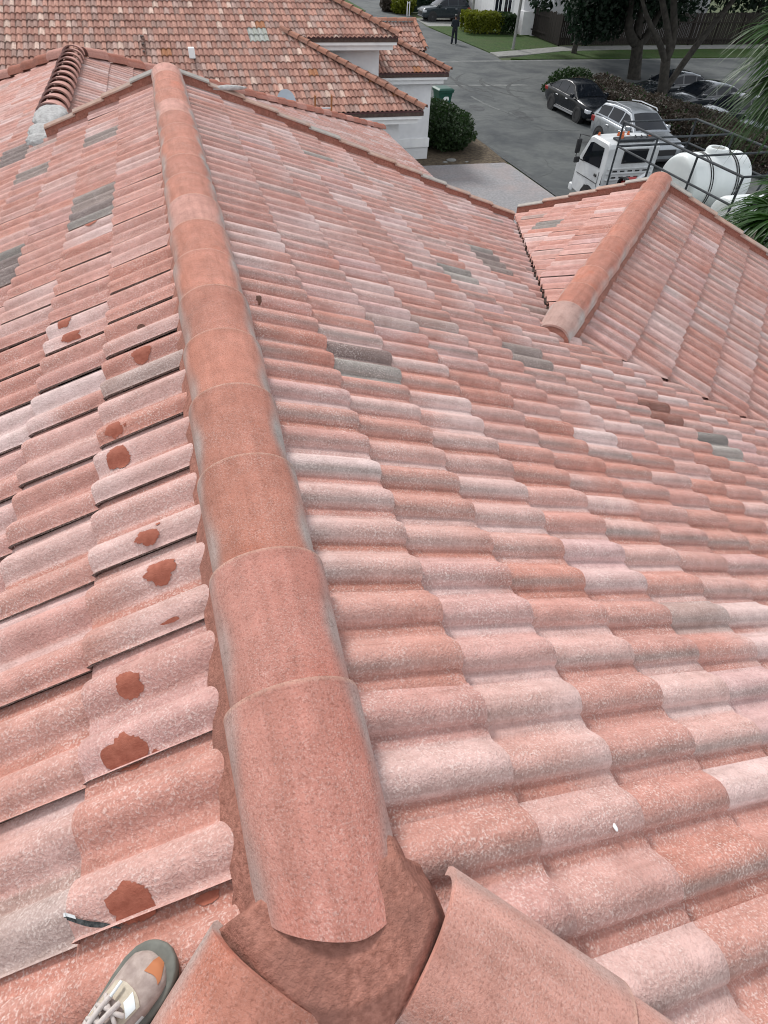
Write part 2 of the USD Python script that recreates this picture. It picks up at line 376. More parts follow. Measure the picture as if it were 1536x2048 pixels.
structure("grass_verge", extrude([(23.3, 46.9), (24.2, 46.62), (30, 46.6), (120, 46.6), (120, 51.4), (34, 50.0), (28.8, 49.5), (25.3, 48.1)], -0.04, 0.05), M["grass"])
structure("far_driveway", extrude([(22.6, 62.1), (29.3, 62.1), (29.3, 67), (22.9, 67)], -0.04, 0.02), M["concrete"])
structure("far_lawn", extrude([(14, 62), (19.6, 72), (20.4, 95), (5, 95), (5, 62)], -0.04, 0.03), M["grass"])


# ------------------------------------------------------------------ tile machinery
class Acc:
    """mesh under construction with per-vertex normal, tone and loc"""

    def __init__(self):
        self.d = [[], [], [], []]
        self.f, self.n = [], 0

    def add(self, V, N, Tn, L, F):
        for a, b in zip(self.d, (V, N, Tn, L)):
            a.append(b)
        self.f.append(np.asarray(F) + self.n)
        self.n += len(V)

    def write(self, path, mat, kind=None, label=None):
        if not self.n:
            return
        V, N, Tn, L = (np.vstack(a).astype(np.float32) for a in self.d)
        F = np.vstack(self.f).astype(np.int32)
        m = UsdGeom.Mesh.Define(stage, path)
        m.CreatePointsAttr(Vt.Vec3fArray.FromNumpy(V))
        m.CreateFaceVertexCountsAttr(Vt.IntArray.FromNumpy(np.full(len(F), 3, np.int32)))
        m.CreateFaceVertexIndicesAttr(Vt.IntArray.FromNumpy(F.ravel()))
        m.CreateSubdivisionSchemeAttr("none")
        m.CreateNormalsAttr(Vt.Vec3fArray.FromNumpy(N))
        m.SetNormalsInterpolation("vertex")
        pv = UsdGeom.PrimvarsAPI(m)
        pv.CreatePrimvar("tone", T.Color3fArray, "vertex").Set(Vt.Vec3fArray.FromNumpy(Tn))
        pv.CreatePrimvar("loc", T.Float3Array, "vertex").Set(Vt.Vec3fArray.FromNumpy(L))
        UsdShade.MaterialBindingAPI.Apply(m.GetPrim()).Bind(mat)
        tag(m, label, kind=kind)
        return path


PITCH_W, ROLLW = 0.303, 0.1515


def prof(x):
    """height of the double-roll profile at x in [0, .303]"""
    u = np.mod(x, ROLLW) / ROLLW
    t = np.clip(u / 0.745, 0, 1)
    q = np.clip(np.sin(np.pi * t ** 1.28), 0, 1)
    h = np.where(u < 0.745, 0.035 * q ** (1.0 - 0.55 * t), 0.0)
    return h


def two_rolls(fr):
    return np.r_[np.r_[fr] * ROLLW, ROLLW + np.r_[fr] * ROLLW, 0.312]


LODS = {0: (two_rolls([0, 0.06, 0.14, 0.24, 0.34, 0.45, 0.55, 0.62, 0.67, 0.705, 0.73, 0.746, 0.80, 0.92]), np.r_[-0.08, 0.05, 0.16, 0.25, 0.312, 0.328]),
        1: (two_rolls([0, 0.12, 0.27, 0.43, 0.56, 0.65, 0.71, 0.746, 0.90]), np.r_[-0.08, 0.12, 0.318, 0.328]),
        2: (two_rolls([0, 0.20, 0.43, 0.62, 0.71, 0.746]), np.r_[-0.06, 0.328])}
TEMPLATES = {}


def template(lod, gap=True):
    if (lod, gap) in TEMPLATES:
        return TEMPLATES[(lod, gap)]
    xs, ys = LODS[lod]
    nx, ny = len(xs), len(ys)
    X, Y = np.meshgrid(xs, ys, indexing="xy")
    lift = 0.032 * (Y + 0.08) / 0.41
    Z = prof(X) + lift
    Z[:, 0] = np.maximum(Z[:, 0], (0.015 if gap else 0.003) + lift[:, 0])
    Z[:, -1] -= 0.007
    if ny > 3:
        Z[-1] -= 0.005
        Y[-1] += 0.003
    top = np.stack([X, Y, Z], -1)
    g = grid(top)
    g = trimesh.Trimesh(g.vertices, g.faces[:, ::-1] if g.face_normals[:, 2].mean() < 0 else g.faces, process=False)
    V, N, F = [g.vertices], [g.vertex_normals], [np.asarray(g.faces)]
    n = len(g.vertices)
    th = 0.020
    e = top[-1]
    lo = e - [0, 0.002, th]
    V += [e, lo]
    N += [np.tile([0, 1.0, 0.15], (nx, 1)), np.tile([0, 1.0, 0], (nx, 1))]
    f = []
    for j in range(nx - 1):
        f += [[n + j, n + nx + j + 1, n + nx + j], [n + j, n + j + 1, n + nx + j + 1]]
    n += 2 * nx
    s = top[:, 0]
    sl = s - [-0.003, 0, 0.0105 if gap else 0.022]
    V += [s, sl]
    N += [np.tile([-1.0, 0, 0], (ny, 1))] * 2
    for i in range(ny - 1):
        f += [[n + i, n + i + 1, n + ny + i], [n + ny + i, n + i + 1, n + ny + i + 1]]
    n += 2 * ny
    s = top[:, -1]
    V += [s, s - [0, 0, 0.03]]
    N += [np.tile([1.0, 0, 0.3], (ny, 1)), np.tile([1.0, 0, 0], (ny, 1))]
    for i in range(ny - 1):
        f += [[n + i, n + ny + i, n + i + 1], [n + ny + i, n + ny + i + 1, n + i + 1]]
    F.append(np.array(f))
    TEMPLATES[(lod, gap)] = (np.vstack(V), np.vstack(N), np.vstack(F))
    return TEMPLATES[(lod, gap)]


def clip(attrs, F, a, b, c):
    """keep the part of the triangles where a*x + b*y <= c (x, y of the first attribute)"""
    V = attrs[0]
    d = a * V[:, 0] + b * V[:, 1] - c
    if (d <= 1e-9).all():
        return attrs, F
    ins = d[F] <= 0
    cnt = ins.sum(1)
    keep = [F[cnt == 3]]
    new = [list() for _ in attrs]
    nv = len(V)

    def lerp(i, j):
        nonlocal nv
        t = d[i] / (d[i] - d[j])
        for k, A in enumerate(attrs):
            new[k].append(A[i] + t * (A[j] - A[i]))
        nv += 1
        return nv - 1
    extra = []
    for tri, s, k in zip(F, ins, cnt):
        if k == 1:
            i = int(np.argmax(s))
            p, q, r = tri[i], tri[(i + 1) % 3], tri[(i + 2) % 3]
            extra.append([p, lerp(p, q), lerp(p, r)])
        elif k == 2:
            i = int(np.argmin(s))
            p, q, r = tri[i], tri[(i + 1) % 3], tri[(i + 2) % 3]
            u, v = lerp(q, p), lerp(r, p)
            extra += [[q, r, v], [q, v, u]]
    if extra:
        keep.append(np.array(extra))
    attrs = [np.vstack([A, np.array(nw)]) if nw else A for A, nw in zip(attrs, new)]
    F = np.vstack(keep) if keep else np.zeros((0, 3), int)
    return attrs, F


def compact(attrs, F):
    if not len(F):
        return None
    u, inv = np.unique(F, return_inverse=True)
    return [A[u] for A in attrs], inv.reshape(-1, 3)


PINK, SALMON, WHITE, MAUVE = np.array([0.485, 0.247, 0.205]), np.array([0.455, 0.204, 0.154]), np.array([0.61, 0.465, 0.44]), np.array([0.54, 0.355, 0.34])
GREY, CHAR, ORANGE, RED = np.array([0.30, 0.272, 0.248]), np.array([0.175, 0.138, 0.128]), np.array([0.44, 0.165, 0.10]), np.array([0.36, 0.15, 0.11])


class Plane:
    """a tiled roof plane: origin on its top line at tile-datum height, down = horizontal unit vector down the slope"""

    def __init__(self, origin, down, slope, cells, d0, expo, s0, tone, n_drop=0.045, gap=True):
        self.gap = gap
        self.o, self.slope = np.asarray(origin, float), slope
        k = math.hypot(1, slope)
        self.dh = np.asarray(down, float)
        self.d = np.array([down[0], down[1], -slope]) / k
        self.x = np.array([down[1], -down[0], 0.0])
        self.n = np.cross(self.x, self.d)
        self.o = self.o - self.n * n_drop
        self.jit = {}
        self.cells, self.d0, self.expo, self.s0, self.tone = cells, d0, expo, s0, tone

    def world(self, P):
        return self.o + P[:, :1] * self.x + P[:, 1:2] * self.d + P[:, 2:] * self.n

    def inside(self, xy):
        ins = np.zeros(len(xy), bool)
        for cell in self.cells:
            ok = np.ones(len(xy), bool)
            for a, b, c in cell:
                ok &= a * xy[:, 0] + b * xy[:, 1] <= c + 1e-9
            ins |= ok
        return ins

    def tiles(self, srange, krange, lodf, rng):
        """yield (area px, path-free mesh data) for every tile"""
        out = []
        for k in range(*krange):
            dl = self.d0 + k * self.expo
            for i in range(*srange):
                s = self.s0 + i * PITCH_W
                quad = self.world(np.array([[s, dl - self.expo, 0.05], [s + PITCH_W, dl - self.expo, 0.05], [s + PITCH_W, dl, 0.05], [s, dl, 0.05], [s + PITCH_W / 2, dl - self.expo / 2, 0.05]]))
                ins = self.inside(quad[:, :2])
                big = self.world(np.array([[s - 0.02, dl - 0.45, 0.0], [s + 0.33, dl - 0.45, 0], [s + 0.33, dl + 0.02, 0.08], [s - 0.02, dl + 0.02, 0.08]]))
                bigin = self.inside(big[:, :2])
                if not ins.any() and not bigin.any():
                    # may still be crossed by a cell: test a finer lattice
                    uu = np.array([[s + a * PITCH_W, dl - b * self.expo, 0.05] for a in (0.1, 0.3, 0.5, 0.7, 0.9) for b in (0.05, 0.3, 0.6, 0.95)])
                    if not self.inside(self.world(uu)[:, :2]).any():
                        continue
                c = quad[4]
                lod = lodf(c)
                V, N, F = template(lod, self.gap)
                P = V.copy()
                j = rng.normal(size=6)
                self.jit[(i, k)] = j
                P[:, 1] *= (self.expo / 0.335)
                P[:, 2] += 0.0016 * j[0] + 0.004 * j[1] * (P[:, 0] / PITCH_W - 0.5) * 0.5 + 0.0022 * j[4] * P[:, 1] / 0.33
                P[:, 0] += 0.004 * j[2] * P[:, 1]
                P[:, 1] += 0.004 * j[3]
                if lod == 0:
                    P += 0.0009 * meshkit.noise(P * 38 + 17 * i + 7.3 * k)[:, None] * [0.4, 1, 1]
                tn = self.tone(V, c, rng, i, k)
                if self.gap:
                    nx_, ny_ = len(LODS[lod][0]), len(LODS[lod][1])
                    k0 = nx_ * ny_ + 2 * nx_
                    tn[k0:k0 + 2 * ny_] = np.array([0.115, 0.085, 0.075])
                L = V + np.array([rng.uniform(-40, 40), rng.uniform(-40, 40), rng.uniform(-40, 40)])
                W = self.world(P + [s, dl - self.expo * 0.328 / 0.335 - 0.0, 0])
                Nw = N[:, :1] * self.x + N[:, 1:2] * self.d + N[:, 2:] * self.n
                at = [W, Nw, tn, L]
                if not bigin.all() or len(self.cells) > 1:
                    vs, fs, off = [], [], 0
                    for cell in self.cells:
                        a2, f2 = at, F
                        for (a, b, cc) in cell:
                            if not len(f2):
                                break
                            a2, f2 = clip(a2, f2, a, b, cc)
                        r = compact(a2, f2)
                        if r:
                            vs.append(r[0])
                            fs.append(r[1] + off)
                            off += len(r[0][0])
                    if not fs:
                        continue
                    at, Fz = [np.vstack(q) for q in zip(*vs)], np.vstack(fs)
                else:
                    Fz = F
                pc, z = project(at[0])
                if z.min() < 0.2:
                    area = 0.0
                else:
                    inside = (pc[:, 0] > -10) & (pc[:, 0] < 1546) & (pc[:, 1] > -10) & (pc[:, 1] < 2058)
                    w = np.clip(pc, [0, 0], [1536, 2048])
                    p3 = w[Fz]
                    e1, e2 = p3[:, 1] - p3[:, 0], p3[:, 2] - p3[:, 0]
                    area = 0.5 * np.abs(e1[:, 0] * e2[:, 1] - e1[:, 1] * e2[:, 0]).sum() if inside.any() else 0.0
                out.append((area, at, Fz, c))
        return out


def roll_tone(V, tones, trough, grey, side, fade=None):
    """per-vertex colour: one tone per roll, one for the troughs, grey bare cement with painted occlusion shade on one flank"""
    x, y = V[:, 0], V[:, 1]
    u = np.mod(np.clip(x, 0, 0.3029), ROLLW) / ROLLW
    r = (np.clip(x, 0, 0.3029) // ROLLW).astype(int)
    t = np.array(tones)[r]
    tr = np.array(trough)[r]
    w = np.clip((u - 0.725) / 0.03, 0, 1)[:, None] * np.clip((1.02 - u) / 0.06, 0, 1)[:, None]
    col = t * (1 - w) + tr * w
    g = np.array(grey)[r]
    m = np.exp(-((u - 0.655) / 0.10) ** 2) * g  # flank band: bare cement and crease shade painted together
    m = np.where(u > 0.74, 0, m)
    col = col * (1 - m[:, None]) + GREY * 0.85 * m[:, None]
    return np.clip(col, 0.01, 0.95)


def near_tone(side, dark_spots, white_p):
    def f(V, c, rng, i, k):
        for (x, y, ts) in dark_spots:
            if (c[0] - x) ** 2 + (c[1] - y) ** 2 < 0.024:
                return roll_tone(V, ts, ts, (0.1, 0.1), side)
        wp = white_p(c)
        q = rng.random(4)

        hue = rng.random()
        b0 = (PINK * hue + SALMON * (1 - hue)) * (0.93 + 0.14 * rng.random())

        def pick(a):
            if a < wp * 0.55:
                w = rng.uniform(0.65, 1.0)
            elif a < wp * 0.55 + 0.30:
                w = rng.uniform(0.28, 0.62)
            else:
                w = rng.uniform(0.0, 0.25)
            tgt = WHITE if rng.random() < 0.7 else MAUVE
            return b0 * (1 - w) + tgt * w
        t0 = pick(q[0])
        t1 = t0 * 0.6 + pick(q[1]) * 0.4 if q[2] < 0.5 else pick(q[1])
        tr = [(b0 * 0.92 if rng.random() < 0.55 else (0.5 * tt_ + 0.5 * WHITE * 0.9 if rng.random() < 0.5 else tt_ * 0.96)) for tt_ in (t0, t1)]
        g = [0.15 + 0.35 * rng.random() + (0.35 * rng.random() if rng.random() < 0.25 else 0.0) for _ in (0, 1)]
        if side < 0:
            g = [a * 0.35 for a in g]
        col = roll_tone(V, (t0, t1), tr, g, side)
        # wash thins out towards one end on some tiles
        if rng.random() < 0.35:
            y0 = rng.uniform(0.05, 0.25)
            m = np.clip((V[:, 1] - y0) / 0.12, 0, 1)[:, None] * rng.uniform(0.3, 0.8)
            col = col * (1 - m) + (WHITE if rng.random() < wp + 0.15 else SALMON) * m
        if rng.random() < 0.03:
            r = 0 if rng.random() < 0.5 else 1
            mm = ((V[:, 0] // ROLLW).astype(int) == r)[:, None] * 0.55
            col = col * (1 - mm) + GREY * mm
        return col
    return f


def far_tone(V, c, rng, i, k):
    pal = [np.array([0.43, 0.225, 0.17]), np.array([0.33, 0.165, 0.125]), np.array([0.31, 0.19, 0.155]), np.array([0.58, 0.42, 0.345]), np.array([0.40, 0.265, 0.225])]
    a, b = (pal[rng.choice(5, p=[0.36, 0.28, 0.20, 0.06, 0.10])] * rng.uniform(0.88, 1.12) for _ in (0, 1))
    if rng.random() < 0.012:
        a = b = np.array([0.34, 0.14, 0.06])
    if abs(c[0] - 3.1) < 0.3 and abs(c[1] - 23.9) < 0.2:
        a, b = np.array([0.34, 0.36, 0.32]), np.array([0.38, 0.40, 0.37])
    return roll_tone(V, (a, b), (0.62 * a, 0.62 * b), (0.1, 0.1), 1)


def cap_tone(th, yy, base, edge, rng):
    """th 0..1 across, yy 0..1 along"""
    w = np.clip((np.abs(th - 0.5) - 0.27 - 0.03 * np.sin(7 * yy + 20 * rng.random())) / 0.09, 0, 1)
    w = w * np.where(th < 0.5, 0.75, 1.0)
    e = np.clip(w * edge * (0.85 + 0.3 * np.sin(9 * yy + 20 * rng.random())), 0, 1)[..., None]
    side = np.clip((th - 0.25) * 1.2, 0, 1)[..., None]
    col = base[0] * (1 - side) + base[1] * side
    return col * (1 - e) + np.array([0.33, 0.32, 0.305]) * e


def cap_mesh(a, b, up, w0, w1, h0, h1, base, edge, rng, lip0=True, lip1=True, n=17, rows=6, thick=0.016, sag=0.0, power=0.85, start=None, dark_lip=False):
    """barrel cap from a to b (points on the base line)"""
    a, b, up = np.asarray(a, float), np.asarray(b, float), np.asarray(up, float)
    t = (b - a) / np.linalg.norm(b - a)
    up = up - t * (up @ t)
    up /= np.linalg.norm(up)
    sd = np.cross(t, up)
    th = np.linspace(0, 1, n)
    v = np.r_[np.linspace(0, 0.972, rows - 1), 1.0] if rows > 3 else np.linspace(0, 1, rows)
    ang = np.pi * th
    cx = -np.cos(ang)
    hz = np.sin(ang) ** power
    W, H = w0 + (w1 - w0) * v, h0 + (h1 - h0) * v
    P = a + (b - a) * v[:, None, None] + sd * (cx[None, :] * W[:, None])[..., None] + up * (hz[None, :] * H[:, None])[..., None]
    if start is not None:
        P = P + t * (start(th)[None, :] * (1 - v)[:, None])[..., None] - up * (np.maximum(0, -start(th))[None, :] * 0.30 * ((1 - v) ** 3)[:, None])[..., None]
    P = P + up * (0.0015 * meshkit.noise(P.reshape(-1, 3) * 11 + 31 * rng.random()).reshape(rows, n))[..., None]
    g = grid(P)
    c = g.triangles_center - (a + b) / 2
    if (np.einsum("ij,ij->i", g.face_normals, up[None].repeat(len(c), 0))).mean() < 0:
        g.invert()
    TH, YY = np.meshgrid(th, v)
    tone = cap_tone(TH, YY, base, edge, rng)
    if rows > 3:
        tone[-1] = tone[-1] * 0.35 + np.array([0.52, 0.32, 0.24]) * 0.6
        tone[-2] *= 0.90
        fb = meshkit.fbm(np.stack([TH * 4.5, YY * 3.5, TH * 0 + 90 * rng.random()], -1).reshape(-1, 3)).reshape(TH.shape)
        gm = np.clip((meshkit.fbm(np.stack([TH * 3.0, YY * 2.2, TH * 0 + 90 * rng.random()], -1).reshape(-1, 3)).reshape(TH.shape) - 0.2) * 1.4, 0, 0.25)[..., None]
        tone = tone * (1 + 0.30 * fb)[..., None] * (1 - gm) + np.array([0.34, 0.25, 0.22]) * gm
    acc = Acc()
    off = rng.uniform(-40, 40, 3)
    L = np.stack([TH * 0.4, YY * np.linalg.norm(b - a), 0 * TH], -1).reshape(-1, 3) + off
    acc.add(np.array(g.vertices), np.array(g.vertex_normals), tone.reshape(-1, 3), L, np.array(g.faces))
    for end, on, s in ((0, lip0, -1), (rows - 1, lip1, 1)):
        if not on:
            continue
        o = P[end]
        base_c = (a if end == 0 else b)
        inn = base_c + (o - base_c) * (1 - thick / max(w0, w1) * 1.2)
        ring = np.stack([o, inn], 0)
        r = grid(ring)
        fn = r.face_normals.mean(0)
        if fn @ (t * s) < 0:
            r.invert()
        k = 2 * n
        acc.add(np.array(r.vertices), np.tile(t * s, (k, 1)), np.tile(tone.reshape(rows, n, 3)[end] * (0.42 if dark_lip else 1.08), (2, 1)), np.vstack([L[:n], L[:n] + 0.02]), np.array(r.faces))  # end faces of low caps coloured darker, lap shadow painted into tone
    return acc


def pick_tiles(alltiles, limit):
    order = sorted(range(len(alltiles)), key=lambda i: -alltiles[i][0])
    return set(order[:limit])


# ------------------------------------------------------------------ own house
house = thing("tiled_house", "pink washed concrete tile roof with orange ridge caps, the house stood on", "house")
SL = 0.4
Z0 = 6.0
RIDGE_Y1, GABLE_Y = 0.28, 7.22
# plan half planes  a x + b y <= c
A0 = np.array([2.50, 3.57])           # where the wing ridge meets the main slope
ZW = 5.0
rg = np.random.default_rng(11)
# wing right plane: z = ZW - SL*v, v = ((x-A0x)-(y-A0y))*S2 ; left plane: v = -that
# main height above wing right plane: Z0 - SL x >= ZW - SL v  <=>  x - v <= (Z0-ZW)/SL
kx = (Z0 - ZW) / SL
GAPV = 0.03
vr = np.array([S2, -S2])
cr = vr @ A0
# x - (vr.p - cr) <= kx  (main above right plane)
m_above_r = (1 - vr[0], -vr[1], kx - cr - GAPV * 0)
m_above_l = (1 + vr[0], vr[1], kx + cr - GAPV)
m_below_l = (-(1 + vr[0]), -vr[1], -(kx + cr) + GAPV)
hipR = (-1.0, -1.0, -RIDGE_Y1)          # y >= .28 - x
hipL = (1.0, -1.0, -RIDGE_Y1)           # y >= .28 + x
main_r_common = [(-1, 0, -0.06), hipR, (0, 1, GABLE_Y)]
main_r = [main_r_common + [m_above_l], main_r_common + [m_below_l, m_above_r]]
XL2, Y2 = -1.28, 12.05                    # lower ridge line and its hip apex
hipFL = (1.0, 1.0, Y2 + XL2)              # y - Y2 <= (x - XL2)... left side: y <= Y2 + (x-XL2)
main_l = [[(1, 0, -0.06), hipL, (0, 1, GABLE_Y), (-1, 0, 6.0)],
          [(1, 0, XL2 - 0.02), (0, -1, -GABLE_Y), (1, 1, Y2 + XL2), (-1, 0, 6.0)]]
ZL2 = 2.7 + SL * (5.69 - XL2)
low_r = [[(-1, 0, -XL2 - 0.02), (0, -1, -GABLE_Y - 0.02), (1, 0, 5.69), (-1, 1, 1e9), (1, 1, 1e9), (-1, 1, Y2 - XL2)]]
low_r = [[(-1, 0, -XL2 - 0.02), (0, -1, -GABLE_Y - 0.02), (1, 0, 5.69), (-1, 1, Y2 - XL2)]]
UG = 4.12                                  # wing gable, distance along its ridge
cu = np.array([S2, S2]) @ A0
wing_end = (S2, S2, cu + UG)
wing_r = [[(-S2, S2, -cr - 0.04), wing_end, (-(1 - vr[0]), vr[1], -(kx - cr) + 0.02), (0, -1, -0.5)]]
wing_l = [[(S2, -S2, cr - 0.04), wing_end, (-(1 + vr[0]), -vr[1], -(kx + cr) - GAPV)]]


def wl(c):
    return 0.05 if c[1] > 3.6 else 0.15


def wr_(c):
    return 0.38 if c[1] > 4.0 else 0.26


dk = (CHAR * 0.85 + PINK * 0.12, GREY * 0.95)
gk = (GREY * 0.62 + PINK * 0.15, GREY * 0.68 + PINK * 0.12)
spots_r = [(0.61, 2.28, dk), (1.95, 2.96, gk), (2.9, 2.70, (RED * 0.62, RED * 0.68)), (3.12, 2.46, (GREY * 0.6, GREY * 1.1)), (1.83, 4.07, (GREY * 0.8, GREY * 1.2)), (2.5, 5.15, (GREY * 0.9, CHAR * 1.3)), (2.56, 4.86, gk), (1.24, 6.17, (GREY, PINK))]
spots_l = [(-1.20, 6.12, gk), (-1.52, 7.34, (CHAR, CHAR * 1.3)), (-0.66, 4.62, gk), (-0.66, 4.36, (GREY * 0.7, CHAR * 1.2)), (-1.2, 4.5, (CHAR, GREY * 0.7)), (-1.17, 4.14, (CHAR, CHAR * 1.2)), (-0.59, 6.18, gk), (-1.5, 7.05, (CHAR, CHAR * 1.2))]
spots_w = [(4.08, 6.65, (GREY * 0.75, GREY * 0.7))]


def lod_own(c):
    d = np.linalg.norm(c - EYE)
    return 0 if d < 3.2 else (1 if d < 9 else 2)


KS = math.hypot(1, SL)
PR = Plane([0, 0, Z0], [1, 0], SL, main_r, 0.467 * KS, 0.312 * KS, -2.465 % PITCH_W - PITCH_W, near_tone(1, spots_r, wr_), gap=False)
PL = Plane([0, 0, Z0], [-1, 0], SL, main_l, 0.467 * KS, 0.312 * KS, 0.638 % PITCH_W, near_tone(-1, spots_l, wl))
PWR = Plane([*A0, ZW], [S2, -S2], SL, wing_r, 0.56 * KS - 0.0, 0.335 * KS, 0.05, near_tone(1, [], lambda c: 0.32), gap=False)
PWL = Plane([*A0, ZW], [-S2, S2], SL, wing_l, 0.50 * KS, 0.320 * KS, 0.05, near_tone(-1, spots_w, lambda c: 0.05))
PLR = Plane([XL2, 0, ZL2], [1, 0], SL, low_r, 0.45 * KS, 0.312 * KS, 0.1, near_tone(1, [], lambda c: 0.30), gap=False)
own = []
for pl, sr, kr in ((PR, (-26, 6), (0, 16)), (PL, (-3, 58), (0, 18)), (PWR, (-18, 12), (0, 9)), (PWL, (-6, 20), (0, 9)), (PLR, (-64, -20), (0, 24))):
    ts = pl.tiles(sr, kr, lod_own, rg)
    own.append((pl, ts))
# which ones show: hide what the house's own ridge or gable covers
flat_list = [(t[0] if not (pl is PLR and t[3][1] < 8.0) else 0, pi, ti) for pi, (pl, ts) in enumerate(own) for ti, t in enumerate(ts)]
order = sorted(flat_list, key=lambda q: -q[0])
chosen = {(pi, ti) for a, pi, ti in order[:300]}


def slope_mesh(pl, polys, drop=0.03, thick=0.12):
    """deck slab under the tiles, from plan polygons"""
    ms = []
    for poly in polys:
        p = np.asarray(poly, float)
        rel = (p - pl.o[:2]) @ pl.dh
        z = pl.o[2] - pl.slope * rel - drop
        n = len(p)
        top, bot = np.c_[p, z], np.c_[p, z - thick]
        from shapely.geometry import Polygon as PG
        v2, f2 = trimesh.creation.triangulate_polygon(PG(p), engine="earcut")
        zz = pl.o[2] - pl.slope * ((v2 - pl.o[:2]) @ pl.dh) - drop
        a = trimesh.Trimesh(np.c_[v2, zz], f2, process=False)
        if a.face_normals[:, 2].mean() < 0:
            a.invert()
        b = trimesh.Trimesh(np.c_[v2, zz - thick], np.asarray(a.faces)[:, ::-1], process=False)
        side = []
        for i in range(n):
            j = (i + 1) % n
            side.append(trimesh.Trimesh([top[i], top[j], bot[j], bot[i]], [[0, 1, 2], [0, 2, 3]], process=False))
        ms += [a, b] + side
    return cat(ms)


def valley_pt(t, left):
    """point on a valley, t metres along x from the apex"""
    return A0 + np.array([0.414 * t, t]) if left else A0 + np.array([t, -0.414 * t])


EX = 5.9
deck_polys = {
    0: [[(0, RIDGE_Y1), tuple(A0), tuple(valley_pt(3.3, False)), (EX, 2.1), (EX, RIDGE_Y1 - EX)], [(0, RIDGE_Y1), (0, GABLE_Y), (A0 + np.array([0.414 * 3.65, 3.65])).tolist(), tuple(A0)]],
    1: [[(0, RIDGE_Y1), (-EX, RIDGE_Y1 - EX), (-EX, GABLE_Y), (0, GABLE_Y)], [(XL2, GABLE_Y), (-EX, GABLE_Y), (-EX, Y2 + EX + XL2), (XL2, Y2)]],
    2: [[tuple(A0), tuple(A0 + UG * np.array([S2, S2])), tuple(A0 + UG * np.array([S2, S2]) + 3.2 * np.array([S2, -S2])), tuple(valley_pt(3.3, False))]],
    3: [[tuple(A0), tuple(valley_pt(3.75, True)), tuple(A0 + UG * np.array([S2, S2]))]],
    4: [[(XL2, GABLE_Y + 0.02), (5.69, GABLE_Y + 0.02), (5.69, Y2 + 5.69 - XL2), (XL2, Y2)]]}
stuff = Acc()
slope_paths = []
for pi, (pl, ts) in enumerate(own):
    sp = part(house, "roof_slope", slope_mesh(pl, deck_polys[pi]), M["deck"])
    slope_paths.append(sp)
    for ti, (area, at, F, c) in enumerate(ts):
        if (pi, ti) in chosen:
            a = Acc()
            a.add(*at, F)
            a.write(path_for(sp, "tile"), M["tile"])
        else:
            stuff.add(*at, F)
stuff.write(path_for(house, "tile_field"), M["tile"], kind="stuff")

# hip end behind the photographer
pb = Plane([0, RIDGE_Y1, Z0], [0, -1], SL, [[(0, 1, RIDGE_Y1 - 0.05), (-1, 1, RIDGE_Y1), (1, 1, RIDGE_Y1), (0, -1, 4.0)]], 0.467 * KS, 0.312 * KS, 0.02, near_tone(-1, [], wl))
sp = part(house, "roof_slope", slope_mesh(pb, [[(0, RIDGE_Y1), (-5.5, RIDGE_Y1 - 5.5), (5.5, RIDGE_Y1 - 5.5)]]), M["deck"])
back = Acc()
for area, at, F, c in pb.tiles((-18, 18), (0, 13), lambda c: 2, rg):
    back.add(*at, F)
back.write(path_for(house, "tile_field"), M["tile"], kind="stuff")

# ridge caps
OR = [np.array([0.385, 0.130, 0.078]), np.array([0.44, 0.168, 0.115])]
PK = [np.array([0.46, 0.225, 0.18]), np.array([0.46, 0.20, 0.15])]
MX = [np.array([0.32, 0.108, 0.066]), np.array([0.42, 0.148, 0.098])]


def cap_run(parent, p0, p1, up, n, w, h, pal, edge, rg, lift=0.011, first_lip=True, name="ridge_cap", over=0.05, taper=0.012, mat="cap", low=0, start=None):
    """caps from p0 to p1; each one's far end (towards p1) laps over the next when lift > 0"""
    p0, p1 = np.asarray(p0, float), np.asarray(p1, float)
    upv = np.asarray(up, float)
    for k in range(n):
        a = p0 + (p1 - p0) * (k - (over if k else 0)) / n
        b = p0 + (p1 - p0) * (k + 1) / n
        base = pal(k)
        j = rg.normal(size=3)
        sd = np.cross((p1 - p0) / np.linalg.norm(p1 - p0), upv / np.linalg.norm(upv))
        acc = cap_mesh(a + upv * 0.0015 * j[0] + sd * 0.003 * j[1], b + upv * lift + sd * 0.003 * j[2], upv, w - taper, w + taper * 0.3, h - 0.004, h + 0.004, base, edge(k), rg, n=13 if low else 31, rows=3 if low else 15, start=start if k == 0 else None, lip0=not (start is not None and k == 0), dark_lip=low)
        acc.write(path_for(parent, name), M[mat])


mainpal = {0: [np.array([0.45, 0.20, 0.15]), np.array([0.50, 0.25, 0.195])]}


RR0 = [np.array([0.39, 0.155, 0.118]), np.array([0.43, 0.140, 0.100])]


def pal_main(k):
    seq = [RR0, RR0, MX, MX, OR, MX, OR, OR, PK, OR, MX, OR, OR, MX, PK, OR, OR, OR, PK, OR]
    return [c * (0.95 + 0.1 * rg.random()) for c in seq[k % len(seq)]]


ZC = 5.952
cap_run(house, [0.018, 0.245, ZC], [0, 0.25 + 0.36 * 19.4, ZC], [0, 0, 1], 19, 0.144, 0.126, pal_main, lambda k: 0.55 + 0.45 * rg.random(), rg, start=lambda th: 0.06 * np.abs(2 * th - 1.16) ** 1.5 * 1.6 - 0.085)
uw = np.array([S2, S2, 0])
wa = np.array([*A0, ZW - 0.045])
cap_run(house, wa - uw * 0.10, wa + uw * (UG + 0.10), [0, 0, 1], 11, 0.145, 0.128, lambda k: [c * (0.92 + 0.12 * rg.random()) for c in ([PK[0] * 0.55 + GREY * 0.45, PK[1] * 0.5 + GREY * 0.5] if k == 0 else (MX if k % 3 == 1 else (OR if k % 3 else MX)))], lambda k: 0.8 if k == 0 else 0.5 * rg.random() + 0.35, rg)
